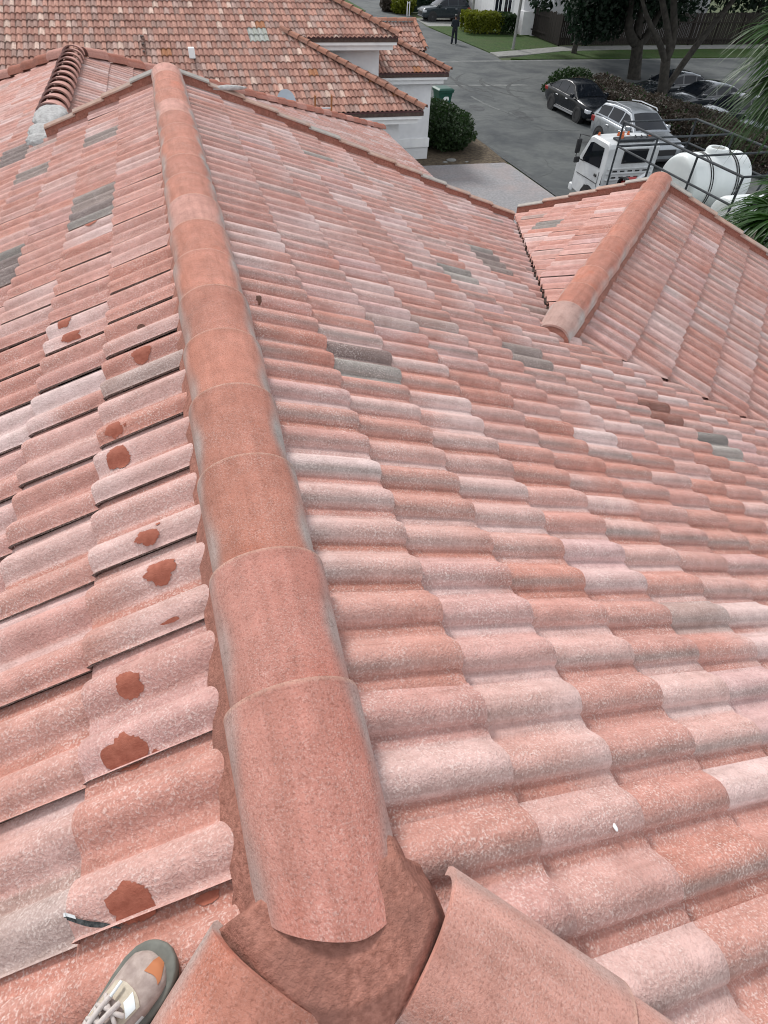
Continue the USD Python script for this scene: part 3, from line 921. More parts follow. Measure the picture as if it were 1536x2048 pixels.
# lower ridge: caps lapped the other way with open laps, their shadow painted on the cap ends
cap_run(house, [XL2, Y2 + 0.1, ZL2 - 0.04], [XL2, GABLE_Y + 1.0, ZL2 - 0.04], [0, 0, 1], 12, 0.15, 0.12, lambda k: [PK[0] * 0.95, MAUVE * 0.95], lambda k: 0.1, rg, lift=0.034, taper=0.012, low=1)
# far hips of the lower roof
hv = np.array([1, 1, -SL])
pa = np.array([XL2, Y2, ZL2 - 0.02])
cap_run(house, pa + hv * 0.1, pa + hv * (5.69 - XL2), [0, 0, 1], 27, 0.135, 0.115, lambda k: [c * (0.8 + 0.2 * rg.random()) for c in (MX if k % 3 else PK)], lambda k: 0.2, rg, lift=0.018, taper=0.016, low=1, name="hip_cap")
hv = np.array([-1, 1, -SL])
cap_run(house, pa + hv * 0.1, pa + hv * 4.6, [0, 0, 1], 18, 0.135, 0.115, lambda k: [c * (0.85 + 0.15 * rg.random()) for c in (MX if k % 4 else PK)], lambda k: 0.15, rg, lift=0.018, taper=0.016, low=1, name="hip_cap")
# the two hips at the photographer's feet
jx = np.array([0.012, RIDGE_Y1, ZC + 0.01])
for sgn in (-1, 1):
    hv = np.array([sgn * 1.0, -1.0, -SL])
    hv /= np.linalg.norm(hv)
    st = jx + hv * (0.15 if sgn < 0 else 0.20) + np.array([0, 0, 0.0])
    cap_run(house, st, st + hv * 0.36 * 10, [0, 0, 1], 10, 0.150, 0.118, (lambda k: MX) if sgn < 0 else (lambda k: [PK[0], OR[1]]), lambda k: 0.7 if sgn < 0 else 0.5, rg, lift=-0.004, name="hip_cap")


# mortar
def bed(parent, p0, p1, side, w_in, w_out, z_in, drop, slope, rg, jag=0.012, step=0.010):
    """jagged mortar fillet along one side of a ridge"""
    p0, p1 = np.asarray(p0, float), np.asarray(p1, float)
    L = np.linalg.norm(p1 - p0)
    n = int(L / step)
    t = np.linspace(0, 1, n)
    c = p0 + (p1 - p0) * t[:, None]
    sd = np.asarray(side, float)
    q = c @ np.array([0.7, 0.7, 0.1])
    j = meshkit.noise(np.c_[q * 9, q * 0 + 3, q * 0]) * jag + meshkit.noise(np.c_[q * 31, q * 0 + 9, q * 0]) * jag * 0.8
    wo = w_out + j
    rows = [c + sd * w_in + [0, 0, z_in], c + sd * (w_in + 0.012) + [0, 0, z_in - 0.012], c + sd * ((w_in + wo) / 2)[:, None] + np.c_[0 * q, 0 * q, (z_in - 0.03) + 0 * q], c + sd * wo[:, None] + np.c_[0 * q, 0 * q, -slope * wo - drop]]
    m = grid(np.stack(rows, 0))
    if m.face_normals[:, 2].mean() < 0:
        m.invert()
    return part(parent, "mortar_bed", m, M["mortar"], smooth=True)


bed(house, [0, 0.3, Z0], [0, GABLE_Y - 0.05, Z0], [1, 0, 0], 0.112, 0.149, -0.030, 0.028, SL, rg)
bed(house, [0, 0.3, Z0], [0, GABLE_Y - 0.05, Z0], [-1, 0, 0], 0.112, 0.147, -0.030, 0.028, SL, rg)
wq = np.array([*A0, ZW])
bed(house, wq - uw * 0.08, wq + uw * UG, [S2, -S2, 0], 0.115, 0.160, -0.030, 0.012, SL, rg, jag=0.010)
bed(house, wq - uw * 0.05, wq + uw * UG, [-S2, S2, 0], 0.115, 0.155, -0.030, 0.012, SL, rg, jag=0.008)
for sgn in (-1, 1):
    hv = np.array([sgn * 1.0, -1.0, -SL])
    sdv = np.array([S2 * sgn, S2, 0])
    bed(house, [sgn * 0.22, RIDGE_Y1 - 0.22, Z0 - 0.04 - SL * 0.12], [sgn * 2.2, RIDGE_Y1 - 2.2, Z0 - 0.04 - SL * 2.1], sdv, 0.13, 0.152, -0.035, 0.0, SL * S2, rg, jag=0.006)
# mortar apron where the ridge meets the two hips
u = np.linspace(-1, 1, 81)
U, Vv = np.meshgrid(u, u)
cx_, cy_ = 0.035, RIDGE_Y1 - 0.02
PX, PY = cx_ + U * 0.235, cy_ + Vv * 0.27
R_ = np.sqrt(((PX - cx_) * np.where(PX > cx_, np.where(PY > cy_, 1.45, 1.0), 1.15 - 0.15 * np.sign(cy_ - PY))) ** 2 + ((PY - cy_) * np.where(PY > cy_, np.where(PX > cx_, 2.0, 1.2), 0.95)) ** 2)
hgt = ZC + 0.094 - 0.22 * np.maximum(R_ - 0.02, 0) - 1.2 * np.maximum(R_ - 0.17, 0)
hgt -= 2.2 * np.maximum(PX - cx_ - 0.115 - 0.45 * np.maximum(cy_ - 0.02 - PY, 0), 0)
hgt += 0.008 * meshkit.fbm(np.stack([PX * 22, PY * 22, 0 * PX], -1).reshape(-1, 3)).reshape(PX.shape)
mm = grid(np.stack([PX, PY, hgt], -1))
if mm.face_normals[:, 2].mean() < 0:
    mm.invert()
part(house, "mortar_apron", mm, M["mortar"], smooth=True)
# mortar plug in the open mouth of the wing's ridge
plug = trimesh.creation.icosphere(3, 1.0)
plug.apply_scale([0.138, 0.06, 0.112])
plug.apply_transform(trimesh.transformations.rotation_matrix(math.radians(-45), [0, 0, 1]))
plug.vertices += 0.012 * meshkit.noise(np.asarray(plug.vertices) * 22)[:, None]
plug.apply_translation(wa - uw * 0.095 + [0, 0, -0.012])
part(house, "mortar_plug", plug, M["mortar"], smooth=True)
# grey mortar patches at the end of the lower ridge
for k, (dx, dy, dz, sx, sy, sz) in enumerate([(0.03, 0.66, 0.05, 0.14, 0.34, 0.07), (0.02, 0.25, 0.01, 0.15, 0.22, 0.06), (-0.02, -0.02, 0.0, 0.11, 0.13, 0.05)]):
    b = trimesh.creation.icosphere(3, 1.0)
    b.vertices *= 1 + 0.42 * meshkit.fbm(np.asarray(b.vertices) * 4.6 + 9 * k)[:, None]
    b.apply_scale([sx, sy, sz])
    b.apply_translation([XL2 + dx, GABLE_Y + 0.12 + dy, ZL2 + dz - 0.02])
    part(house, "grey_mortar_patch", b, M["grey_mortar"], smooth=True)


# rake tiles along the gables: brown mortar wall inside, pale tile on top
def rake(p0, p1, outward, n, hgt=0.115):
    p0, p1, o = (np.asarray(q, float) for q in (p0, p1, outward))
    up = np.array([0, 0, 1.0])
    wall = []
    P = np.array([p0, p1, p1 + up * (hgt - 0.012), p0 + up * (hgt - 0.012)])
    Q = P + o * 0.05
    V = np.vstack([P, Q])
    F = [[0, 1, 2], [0, 2, 3], [4, 6, 5], [4, 7, 6], [3, 2, 6], [3, 6, 7], [0, 4, 5], [0, 5, 1]]
    w = trimesh.Trimesh(V, F, process=False)
    w.fix_normals()
    part(house, "rake_mortar", w, M["mortar"])
    for k in range(n):
        a, b = p0 + (p1 - p0) * (k - 0.06) / n, p0 + (p1 - p0) * (k + 1) / n
        la, lb = hgt - 0.012, hgt + 0.010
        V = []
        for c, l in ((a, la), (b, lb)):
            V += [c - o * 0.012 + up * l, c + o * 0.035 + up * (l + 0.016), c + o * 0.085 + up * l, c + o * 0.09 + up * (l - 0.2), c + o * 0.07 + up * (l - 0.2), c + o * 0.068 + up * (l - 0.02), c - o * 0.012 + up * (l - 0.014)]
        F = []
        for i in range(7):
            j = (i + 1) % 7
            F += [[i, j, 7 + j], [i, 7 + j, 7 + i]]
        for i in range(1, 6):
            F += [[0, i, i + 1], [7, 7 + i + 1, 7 + i]]
        t = trimesh.Trimesh(V, F, process=False)
        t.fix_normals()
        part(house, "rake_tile", t, M["rake"] if k % 4 else M["rake_grey"])


M["rake"] = mat_noise("faded_rake_tile_mat", (0.34, 0.22, 0.17), (0.44, 0.30, 0.24), 14, 0.9, c3=(0.33, 0.31, 0.29), s3=3.0, f3=0.8)
M["rake_grey"] = mat_noise("grey_rake_tile_mat", (0.30, 0.28, 0.26), (0.38, 0.35, 0.31), 14, 0.9)
zt = Z0 - 0.035
rake([0.06, GABLE_Y, zt - SL * 0.06], [3.98, GABLE_Y, zt - SL * 3.98], [0, 1, 0], 12)
rake([-0.06, GABLE_Y, zt - SL * 0.06], [-1.22, GABLE_Y, zt - SL * 1.22], [0, 1, 0], 4)
we = np.array([*A0, ZW - 0.035]) + uw * UG
rake(we + np.array([S2, -S2, -SL]) * 0.06, we + np.array([S2, -S2, -SL]) * 3.2, uw, 9)
rake(we + np.array([-S2, S2, -SL]) * 0.06, we + np.array([-S2, S2, -SL]) * 1.66, uw, 5)
# grey dab of mortar on the main rake
b = trimesh.creation.icosphere(2, 1.0)
b.vertices *= 1 + 0.3 * meshkit.noise(np.asarray(b.vertices) * 3)[:, None]
b.apply_scale([0.17, 0.04, 0.020])
b.apply_translation([0.55, GABLE_Y + 0.03, zt - SL * 0.5 + 0.115])
part(house, "grey_mortar_patch", b, M["grey_mortar"], smooth=True)

# red touch-up paint spots: thin films on the tiles
def surf(pl, s, d):
    """point on the tile surface (plane coords) slightly above"""
    k = np.ceil((d - pl.d0) / pl.expo)
    dl = pl.d0 + k * pl.expo
    y = 0.328 - (dl - d)
    i = np.floor((s - pl.s0) / PITCH_W)
    x = s - pl.s0 - i * PITCH_W
    h = prof(x) + 0.032 * (y + 0.08) / 0.41
    z6 = np.zeros(6)
    J = np.array([pl.jit.get((int(a), int(b)), z6) for a, b in zip(np.atleast_1d(i), np.atleast_1d(k))])
    return h + 0.0016 * J[:, 0] + 0.002 * J[:, 1] * (x / PITCH_W - 0.5) + 0.0022 * J[:, 4] * y / 0.33


def paint_spot(pl, xy, rs, rd, seed, mat="patch", rough=0.24):
    s = (xy[0] - pl.o[0]) * pl.x[0] + (xy[1] - pl.o[1]) * pl.x[1]
    d = ((np.asarray(xy) - pl.o[:2]) @ pl.dh) * math.hypot(1, pl.slope)
    r = np.random.default_rng(seed)
    na, nr = 64, 9
    a = np.linspace(0, 2 * np.pi, na, endpoint=False)
    rad = 1 + rough * (np.interp(a, np.linspace(0, 2 * np.pi, 12), np.r_[(q := r.uniform(-1, 1, 11)), q[0]])) + rough * 0.5 * r.uniform(-1, 1, na) ** 3
    rs, rd = 0.76 * rs, 0.80 * rd
    V, F = [], []
    for k in range(nr):
        f = (k + 0.001) / (nr - 1)
        V.append(np.c_[s + rs * f * rad * np.cos(a), d + rd * f * rad * np.sin(a)])
    V = np.vstack(V)
    h = surf(pl, V[:, 0], V[:, 1]) + 0.0022
    P = pl.world(np.c_[V, h])
    for k in range(nr - 1):
        for j in range(na):
            q = (j + 1) % na
            F += [[k * na + j, k * na + q, (k + 1) * na + q], [k * na + j, (k + 1) * na + q, (k + 1) * na + j]]
    m = trimesh.Trimesh(P, F, process=False)
    if m.face_normals @ pl.n @ np.ones(len(F)) < 0:
        m.invert()
    part(house, "paint_spot", m, M[mat], smooth=True)


for k, (x, y, a, b) in enumerate([(-0.39, 1.89, 0.035, 0.04), (-0.38, 1.73, 0.045, 0.055), (-0.29, 2.34, 0.04, 0.055), (-0.28, 1.29, 0.03, 0.04), (-0.25, 1.14, 0.045, 0.055), (-0.335, 0.83, 0.036, 0.044), (-0.345, 0.665, 0.050, 0.062), (-0.33, 0.36, 0.045, 0.055), (-0.67, 2.97, 0.05, 0.045), (-0.63, 2.80, 0.035, 0.06), (-0.23, 0.97, 0.006, 0.03), (-0.20, 0.325, 0.012, 0.03), (-0.6, 4.2, 0.04, 0.05), (-0.42, 5.6, 0.04, 0.07)]):
    paint_spot(PL, (x, y), a, b, 50 + k)
    r_ = np.random.default_rng(900 + k)
    for q in range(1 if k % 3 == 0 else 0):
        an, f_ = r_.uniform(0, 6.28), r_.uniform(0.95, 1.5)
        paint_spot(PL, (x + b * f_ * math.cos(an), y + a * f_ * math.sin(an)), r_.uniform(0.003, 0.009), r_.uniform(0.004, 0.014), 700 + 10 * k + q, rough=0.5)
M["stain"] = mat_noise("dark_stain_mat", (0.10, 0.05, 0.035), (0.15, 0.07, 0.05), 60, 0.8)
paint_spot(PL, (-0.30, 2.61), 0.018, 0.025, 90, "stain", 0.12)
paint_spot(PR, (0.21, 2.67), 0.02, 0.016, 91, "stain", 0.35)
paint_spot(PR, (0.24, 3.5), 0.018, 0.018, 92, "stain", 0.5)
# house walls and soffits below the roof
wallm = [box([-5.3, -4.6, 0.0], [5.2, 7.1, 3.55]), box([-5.3, 7.1, 0.0], [5.2, 17.5, 2.55])]
gz = [(-1.28, ZL2 - 0.2), (0, Z0 - 0.18), (3.95, Z0 - 0.18 - SL * 3.95), (3.95, 2.5), (-1.28, 2.5)]
gw = extrude([(x, z) for x, z in gz], 0, 0.12)
gw.apply_transform(np.array([[1, 0, 0, 0], [0, 0, -1, GABLE_Y - 0.02], [0, 1, 0, 0], [0, 0, 0, 1.0]]))
gw.fix_normals()
wallm.append(gw)
wg = extrude([(-1.7, 0), (3.2, 0), (3.2, ZW - 0.2 - SL * 3.2), (0, ZW - 0.2), (-1.7, ZW - 0.2 - SL * 1.7)], 0, 0.12)
Mw = np.eye(4)
Mw[:3, 0], Mw[:3, 1], Mw[:3, 2] = [S2, -S2, 0], [0, 0, 1], [-S2, -S2, 0]
Mw[:3, 3] = [*(A0 + uw[:2] * (UG - 0.05)), 0]
wg.apply_transform(Mw)
wg.fix_normals()
wallm.append(wg)
part(house, "wall", cat(wallm), M["white_stucco"])

# ------------------------------------------------------------------ broken tile corner and crumbs on the roof
def local(pl, i, k, x, y, z):
    """tile coordinates to world"""
    s = pl.s0 + i * PITCH_W + x
    d = pl.d0 + k * pl.expo - 0.328 + y
    return pl.world(np.atleast_2d(np.stack(np.broadcast_arrays(s, d, z), -1)))


def crack():
    """dark open crack and pale broken edge at the corner of the tile above the shoe"""
    n = 14
    t = np.linspace(0, 1, n)
    sA, sB = 0.335, 0.445          # world y of the crack
    x_w = -0.470 + 0.108 * t        # world x along the crack
    y_w = 0.388 - 0.058 * t + 0.002 * np.sin(9 * t)
    wdt = 0.008 * np.sin(np.pi * np.clip(t, 0.02, 1)) ** 0.7 + 0.002
    def P(x, y, up):
        s = (x - PL.o[0]) * PL.x[0] + (y - PL.o[1]) * PL.x[1]
        d = ((np.stack([x, y], -1) - PL.o[:2]) @ PL.dh) * math.hypot(1, SL)
        return PL.world(np.c_[s, d, surf(PL, s, d) + up])
    a, b = P(x_w, y_w + wdt / 2, 0.0045), P(x_w, y_w - wdt / 2, 0.0045)
    m = grid(np.stack([a, b], 0))
    if m.face_normals[:, 2].mean() < 0:
        m.invert()
    part(house, "broken_tile_crack", m, M["grey_crack"], smooth=True)
    a, b = P(x_w[:6], y_w[:6] + wdt[:6] / 2 + 0.004, 0.006), P(x_w[:6], y_w[:6] + wdt[:6] / 2 - 0.002, 0.006)
    m = grid(np.stack([a, b], 0))
    if m.face_normals[:, 2].mean() < 0:
        m.invert()
    part(house, "broken_tile_edge", m, M["grille"], smooth=True)


M["grey_crack"] = mat_noise("dark_crack_mat", (0.015, 0.018, 0.018), (0.10, 0.11, 0.11), 120, 0.95)
crack()
chip = trimesh.creation.icosphere(2, 1.0)
chip.vertices *= 1 + 0.3 * meshkit.noise(np.asarray(chip.vertices) * 2.1)[:, None]
chip.apply_scale([0.004, 0.008, 0.002])
c2 = chip.copy()
c2.apply_translation(PR.world(np.array([[-0.245, 0.735, float(surf(PR, np.array([-0.245]), np.array([0.735]))[0]) + 0.004]]))[0])
solo("tile_chip", c2, M["grille"], "white chip of tile lying in a trough of the pink roof at lower right", "tile chip", smooth=True)

# ------------------------------------------------------------------ sneaker
def sneaker():
    toe, heel = np.array([-0.276, 0.272]), np.array([-0.470, 0.108])
    ax = (toe - heel) / np.linalg.norm(toe - heel)
    heel = toe - ax * 0.292
    sd = np.array([-ax[1], ax[0]])          # to the left of the shoe
    base = lambda p: Z0 - 0.012 + SL * p[..., 0]

    def W(x, y, z):
        """x from heel 0 to toe .292, y left, z up from the roof"""
        p = heel + np.multiply.outer(x, ax) + np.multiply.outer(y, sd)
        return np.concatenate([p, (base(p) + z)[..., None]], -1)
    root = thing("sneaker", "taupe lace-up sneaker with thick grey sole standing on the roof tiles", "shoe")
    st = np.array([0, 0.01, 0.03, 0.07, 0.12, 0.17, 0.205, 0.235, 0.258, 0.275, 0.286, 0.292])
    hw = np.array([0.012, 0.026, 0.035, 0.040, 0.041, 0.046, 0.051, 0.052, 0.047, 0.037, 0.024, 0.006]) * 1.10
    off = np.array([0, 0, 0, 0.001, 0.002, 0.001, -0.002, -0.004, -0.006, -0.008, -0.010, -0.011])
    # sole: rounded band
    xs = np.linspace(0, 0.292, 60)
    h = np.interp(xs, st, hw)
    h = np.where(h > 0, h, 0)
    o = np.interp(xs, st, off)
    outline = np.vstack([np.c_[xs, o + h], np.c_[xs[::-1], (o - h)[::-1]]])
    cen = np.array([0.15, 0.0])
    rows = []
    for (sc, z) in ((0.93, -0.012), (0.985, -0.004), (1.0, 0.008), (1.0, 0.018), (0.985, 0.026), (0.95, 0.030), (0.86, 0.031), (0.5, 0.031)):
        q = cen + (outline - cen) * [1 - (1 - sc) * 0.45, sc]
        rows.append(W(q[:, 0], q[:, 1], np.full(len(q), z) + 0.012 * np.clip((q[:, 0] - 0.22) / 0.07, 0, 1) ** 2 * (1 if z < 0.02 else 0.6)))
    g = grid(np.stack(rows), closed=True)
    if (g.face_normals[:, 2]).sum() < 0:
        g.invert()
    part(root, "sole", g, M["sole"], smooth=True)
    # upper: sections along the length
    def upper_pt(x, th):
        """th 0..1 over the top from left to right"""
        hh = np.interp(x, st, hw) * 0.80
        oo = np.interp(x, st, off)
        top = np.interp(x, [0, 0.03, 0.07, 0.11, 0.16, 0.20, 0.235, 0.262, 0.274], [0.085, 0.098, 0.094, 0.098, 0.082, 0.066, 0.056, 0.047, 0.028])
        a = np.pi * th
        yy = oo + hh * np.sign(np.cos(a)) * np.abs(np.cos(a)) ** 0.75
        zz = 0.026 + (top - 0.026) * np.sin(a) ** 0.8
        return yy, zz
    xs = np.r_[np.linspace(0.004, 0.24, 30), 0.25, 0.258, 0.265, 0.270, 0.274]
    th = np.linspace(0, 1, 27)
    X, TH = np.meshgrid(xs, th, indexing="ij")
    Y, Z = upper_pt(X, TH)
    taper = np.clip((0.280 - X) / 0.03, 0.12, 1) ** 0.5
    Y = np.interp(X, st, off) + (Y - np.interp(X, st, off)) * taper
    cr = 0.0022 * meshkit.noise(np.stack([X * 60, TH * 6, 0 * X], -1).reshape(-1, 3)).reshape(X.shape) * np.exp(-((X - 0.19) / 0.04) ** 2)
    g = grid(W(X, Y, Z + cr))
    if g.face_normals[:, 2].mean() < 0:
        g.invert()
    part(root, "upper", g, M["suede"], smooth=True)

    def patch(name, x0, x1, t0, t1, mat, up, n=9, shape=None):
        a, b = np.meshgrid(np.linspace(0, 1, n), np.linspace(0, 1, n), indexing="ij")
        x = x0 + (x1 - x0) * a
        t_ = t0 + (t1 - t0) * b
        if shape:
            x, t_ = shape(a, b)
        y, z = upper_pt(x, t_)
        y = np.interp(x, st, off) + (y - np.interp(x, st, off)) * np.clip((0.280 - x) / 0.03, 0.12, 1) ** 0.5
        pts = W(x, y * 1.0, z + up)
        lo = W(x, y, z - 0.001)
        g = grid(pts)
        edge = []
        for A, B in ((pts[0], lo[0]), (pts[-1], lo[-1]), (pts[:, 0], lo[:, 0]), (pts[:, -1], lo[:, -1])):
            edge.append(grid(np.stack([A, B])))
        if g.face_normals[:, 2].mean() < 0:
            g.invert()
        part(root, name, cat([g] + edge), M[mat], smooth=40)
    orange = mat_plain("worn_orange_toe_mat", (0.40, 0.145, 0.06), 0.85)
    M["orange_toe"] = orange
    patch("toe_patch", 0.243, 0.268, 0.52, 0.74, "orange_toe", 0.0012, shape=lambda a, b: (0.240 + 0.008 * np.sin(2.4 * b + 0.4) + (0.030 - 0.006 * b) * a, 0.50 + 0.25 * b))
    patch("eyestay", 0.10, 0.185, 0.30, 0.74, "beige", 0.003, shape=lambda a, b: (0.115 + a * (0.092 + 0.010 * np.sin(np.pi * b)), 0.28 + 0.46 * b))
    patch("tongue", 0.09, 0.190, 0.42, 0.60, "suede", 0.0055)
    patch("reflective_tab", 0.172, 0.192, 0.55, 0.72, "reflect", 0.0045, shape=lambda a, b: (0.196 + 0.018 * a - 0.012 * b, 0.54 + 0.17 * b))
    patch("side_stripe", 0.135, 0.150, 0.05, 0.26, "reflect", 0.0022, shape=lambda a, b: (0.176 + 0.013 * a - 0.03 * b, 0.06 + 0.2 * b))
    patch("side_stripe", 0.135, 0.150, 0.05, 0.26, "reflect", 0.0022, shape=lambda a, b: (0.154 + 0.013 * a - 0.03 * b, 0.06 + 0.2 * b))
    patch("side_tab", 0.185, 0.20, 0.90, 0.97, "reflect", 0.002)
    for k, x in enumerate((0.186, 0.166, 0.146, 0.126)):
        for q in (0, 1):
            t_ = np.linspace(0.34, 0.68, 12) if q == 0 else np.linspace(0.68, 0.34, 12)
            xx = x + np.linspace(0, -0.016, 12)
            y, z = upper_pt(xx, t_)
            P = W(xx, y, z + 0.008 + 0.003 * np.sin(np.linspace(0, np.pi, 12)) + 0.002 * q)
            part(root, "lace", tube(P, 0.0036, 8), M["lace"], smooth=True)
    for (x0, x1, ta, tb) in ((0.192, 0.12, 0.43, 0.46), (0.194, 0.12, 0.53, 0.51)):
        xx = np.linspace(x0, x1, 12)
        y, z = upper_pt(xx, np.linspace(ta, tb, 12))
        P = W(xx, y, z + 0.014 + 0.004 * np.sin(np.linspace(0, 3, 12)))
        part(root, "lace", tube(P, [0.0045] * 12, 8), M["lace"], smooth=True)
    xx = np.linspace(0.214, 0.190, 4)
    y, z = upper_pt(xx, np.linspace(0.42, 0.44, 4))
    part(root, "lace_tip", tube(W(xx, y, z + 0.016), 0.0028, 8), M["reflect"], smooth=True)


sneaker()

# ------------------------------------------------------------------ neighbour's house
nb = thing("neighbour_house", "white stucco house with weathered brown tile roofs stepping down behind the pink roof", "house")
rn = np.random.default_rng(21)
NY, NZ, NT = 27.4, 5.65, 7.0
EV = 20.40                 # lower eave
front_cells = [[(0, -1, -EV + 0.03), (0, 1, 23.76), (1, 1, 7.45 + EV), (-1, 0, 9)], [(0, -1, -23.76), (0, 1, NY), (1, 1, 31.40), (-1, 0, 9)]]
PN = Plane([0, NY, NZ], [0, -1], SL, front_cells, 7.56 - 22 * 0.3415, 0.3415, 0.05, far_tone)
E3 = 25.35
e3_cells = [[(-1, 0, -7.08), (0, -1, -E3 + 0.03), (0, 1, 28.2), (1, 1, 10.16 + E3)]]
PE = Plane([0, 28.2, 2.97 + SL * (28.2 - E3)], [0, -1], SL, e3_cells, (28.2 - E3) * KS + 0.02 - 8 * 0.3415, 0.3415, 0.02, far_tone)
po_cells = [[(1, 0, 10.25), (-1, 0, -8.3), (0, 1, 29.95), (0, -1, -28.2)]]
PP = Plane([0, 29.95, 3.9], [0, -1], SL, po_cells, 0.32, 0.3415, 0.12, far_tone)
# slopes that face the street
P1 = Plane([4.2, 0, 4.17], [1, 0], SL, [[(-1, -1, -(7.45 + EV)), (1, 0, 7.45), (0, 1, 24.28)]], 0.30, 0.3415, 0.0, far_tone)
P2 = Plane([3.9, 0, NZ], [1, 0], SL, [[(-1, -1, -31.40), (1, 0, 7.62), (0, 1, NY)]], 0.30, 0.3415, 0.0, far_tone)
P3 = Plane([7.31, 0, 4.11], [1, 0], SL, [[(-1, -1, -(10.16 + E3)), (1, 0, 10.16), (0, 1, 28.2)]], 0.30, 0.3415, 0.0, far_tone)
SIL = np.array([(-50, 185), (0, 185), (130, 138), (260, 158), (310, 118), (350, 125), (490, 190), (765, 258), (850, 345), (900, 600)])
nts, decks = [], []
for pl, sr, kr, poly in ((PN, (-26, 30), (4, 23), [(-9, EV), (7.45, EV), (7.45 + EV - 23.8, 23.8), (7.6, 23.8), (31.4 - NY, NY), (-9, NY)]),
                         (PE, (-36, -20), (0, 9), [(7.08, E3), (10.16, E3), (10.16 + E3 - 28.2, 28.2), (7.08, 28.2)]),
                         (PP, (-38, -24), (0, 6), [(8.3, 28.3), (10.2, 28.3), (10.2, 29.9), (8.3, 29.9)]),
                         (P1, (-84, -66), (0, 12), [(7.4, EV + 0.05), (7.4, 24.25), (3.62, 24.25)]),
                         (P2, (-94, -76), (0, 13), [(7.57, 23.83), (7.57, NY), (4.0, NY)]),
                         (P3, (-98, -82), (0, 10), [(10.1, E3 + 0.06), (10.1, 28.2), (7.31, 28.2)])):
    dp = part(nb, "roof_slope", slope_mesh(pl, [poly], thick=0.1), M["deck"])
    for (area, at, F, c) in pl.tiles(sr, kr, lambda c: 2, rn):
        pc, z = project(c[None])
        if pc[0, 1] > np.interp(pc[0, 0], SIL[:, 0], SIL[:, 1]) + 4 or pl in (P1, P2, P3):
            area *= 0.01
        nts.append((area, at, F, dp))
ordn = sorted(range(len(nts)), key=lambda i: -nts[i][0])
keepn = set(ordn[:300])
nst = Acc()
for i, (area, at, F, dp) in enumerate(nts):
    if i in keepn:
        a = Acc()
        a.add(*at, F)
        a.write(path_for(dp, "tile"), M["far_tile"])
    else:
        nst.add(*at, F)
nst.write(path_for(nb, "tile_field"), M["far_tile"], kind="stuff")
BR = [np.array([0.37, 0.165, 0.105]), np.array([0.33, 0.16, 0.11])]


def nhip(p0, p1, n, w=0.125, h=0.105):
    cap_run(nb, p0, p1, [0, 0, 1], n, w, h, lambda k: [c * rn.uniform(0.78, 1.12) for c in BR], lambda k: 0.15 * rn.random(), rn, lift=0.020, taper=0.020, low=1, name="hip_cap", mat="far_tile")


z2 = 2.85
nhip([7.45 + EV - 24.1, 24.1, z2 + SL * 3.7 + 0.0], [7.49, EV - 0.04, z2 + 0.0], 15)
nhip([31.4 - NY, NY, NZ], [7.64, 23.76, z2 + SL * 3.4], 14)
nhip([7.31, 28.2, 2.97 + SL * 2.85], [10.2, E3 - 0.04, 2.97], 12)
nhip([8.2, 29.98, 3.9], [10.3, 29.98, 3.9], 5)
for k in range(4):
    a = np.array([10.22, 29.9 - 0.42 * k, 3.89 - SL * 0.42 * k])
    nhip(a, a + np.array([0, -0.42, -SL * 0.42]), 1, 0.09, 0.09)
# dark drip edge, white fascia and soffit boards along the eaves
M["drip"] = mat_plain("maroon_drip_edge_mat", (0.06, 0.018, 0.020), 0.6)
for (x0, x1, y, z) in ((-9, 7.44, EV, z2), (4.1, 7.60, 23.80, z2 + SL * 3.4), (7.08, 10.14, E3, 2.97)):
    part(nb, "drip_edge", box([x0, y - 0.005, z - 0.075], [x1, y + 0.04, z - 0.04]), M["drip"])
    part(nb, "fascia", box([x0, y + 0.02, z - 0.26], [x1 - 0.03, y + 0.10, z - 0.077]), M["trim"])
    part(nb, "fascia", box([x0, y + 0.103, z - 0.40], [x1 - 0.14, y + 0.5, z - 0.262]), M["trim"])
    part(nb, "fascia", box([x1 - 0.11, y + 0.103, z - 0.26], [x1 - 0.03, y + 2.0, z - 0.077]), M["trim"])
part(nb, "wall", box([-9, 20.86, 0], [6.80, 24.2, 2.46]), M["white_stucco"])
part(nb, "wall", box([2.0, 24.32, 0], [7.10, 27.2, 3.86]), M["white_stucco"])
part(nb, "wall", box([6.9, 25.64, 0], [9.60, 29.5, 2.60]), M["white_stucco"])
part(nb, "base_band", rounded([6.9, 25.57, 0.44], [9.65, 25.66, 0.76], 0.012), M["trim"])
part(nb, "base_band", box([6.9, 25.60, 0.0], [9.62, 25.635, 0.437]), M["white_stucco"])
part(nb, "roof_vent", cat([rounded([0.74, 22.72, 3.80], [0.92, 22.90, 4.06], 0.02), cyl([0.83, 22.81, 3.7], [0.83, 22.81, 3.9], 0.04)]), M["trim"])
part(nb, "missing_tile_gap", cat([box([-0.56, 22.9 + 0.33 * k, 3.93 + 0.132 * k], [-0.50 + 0.02 * k, 23.1 + 0.33 * k, 3.96 + 0.132 * k]) for k in range(3)]), M["deck"])

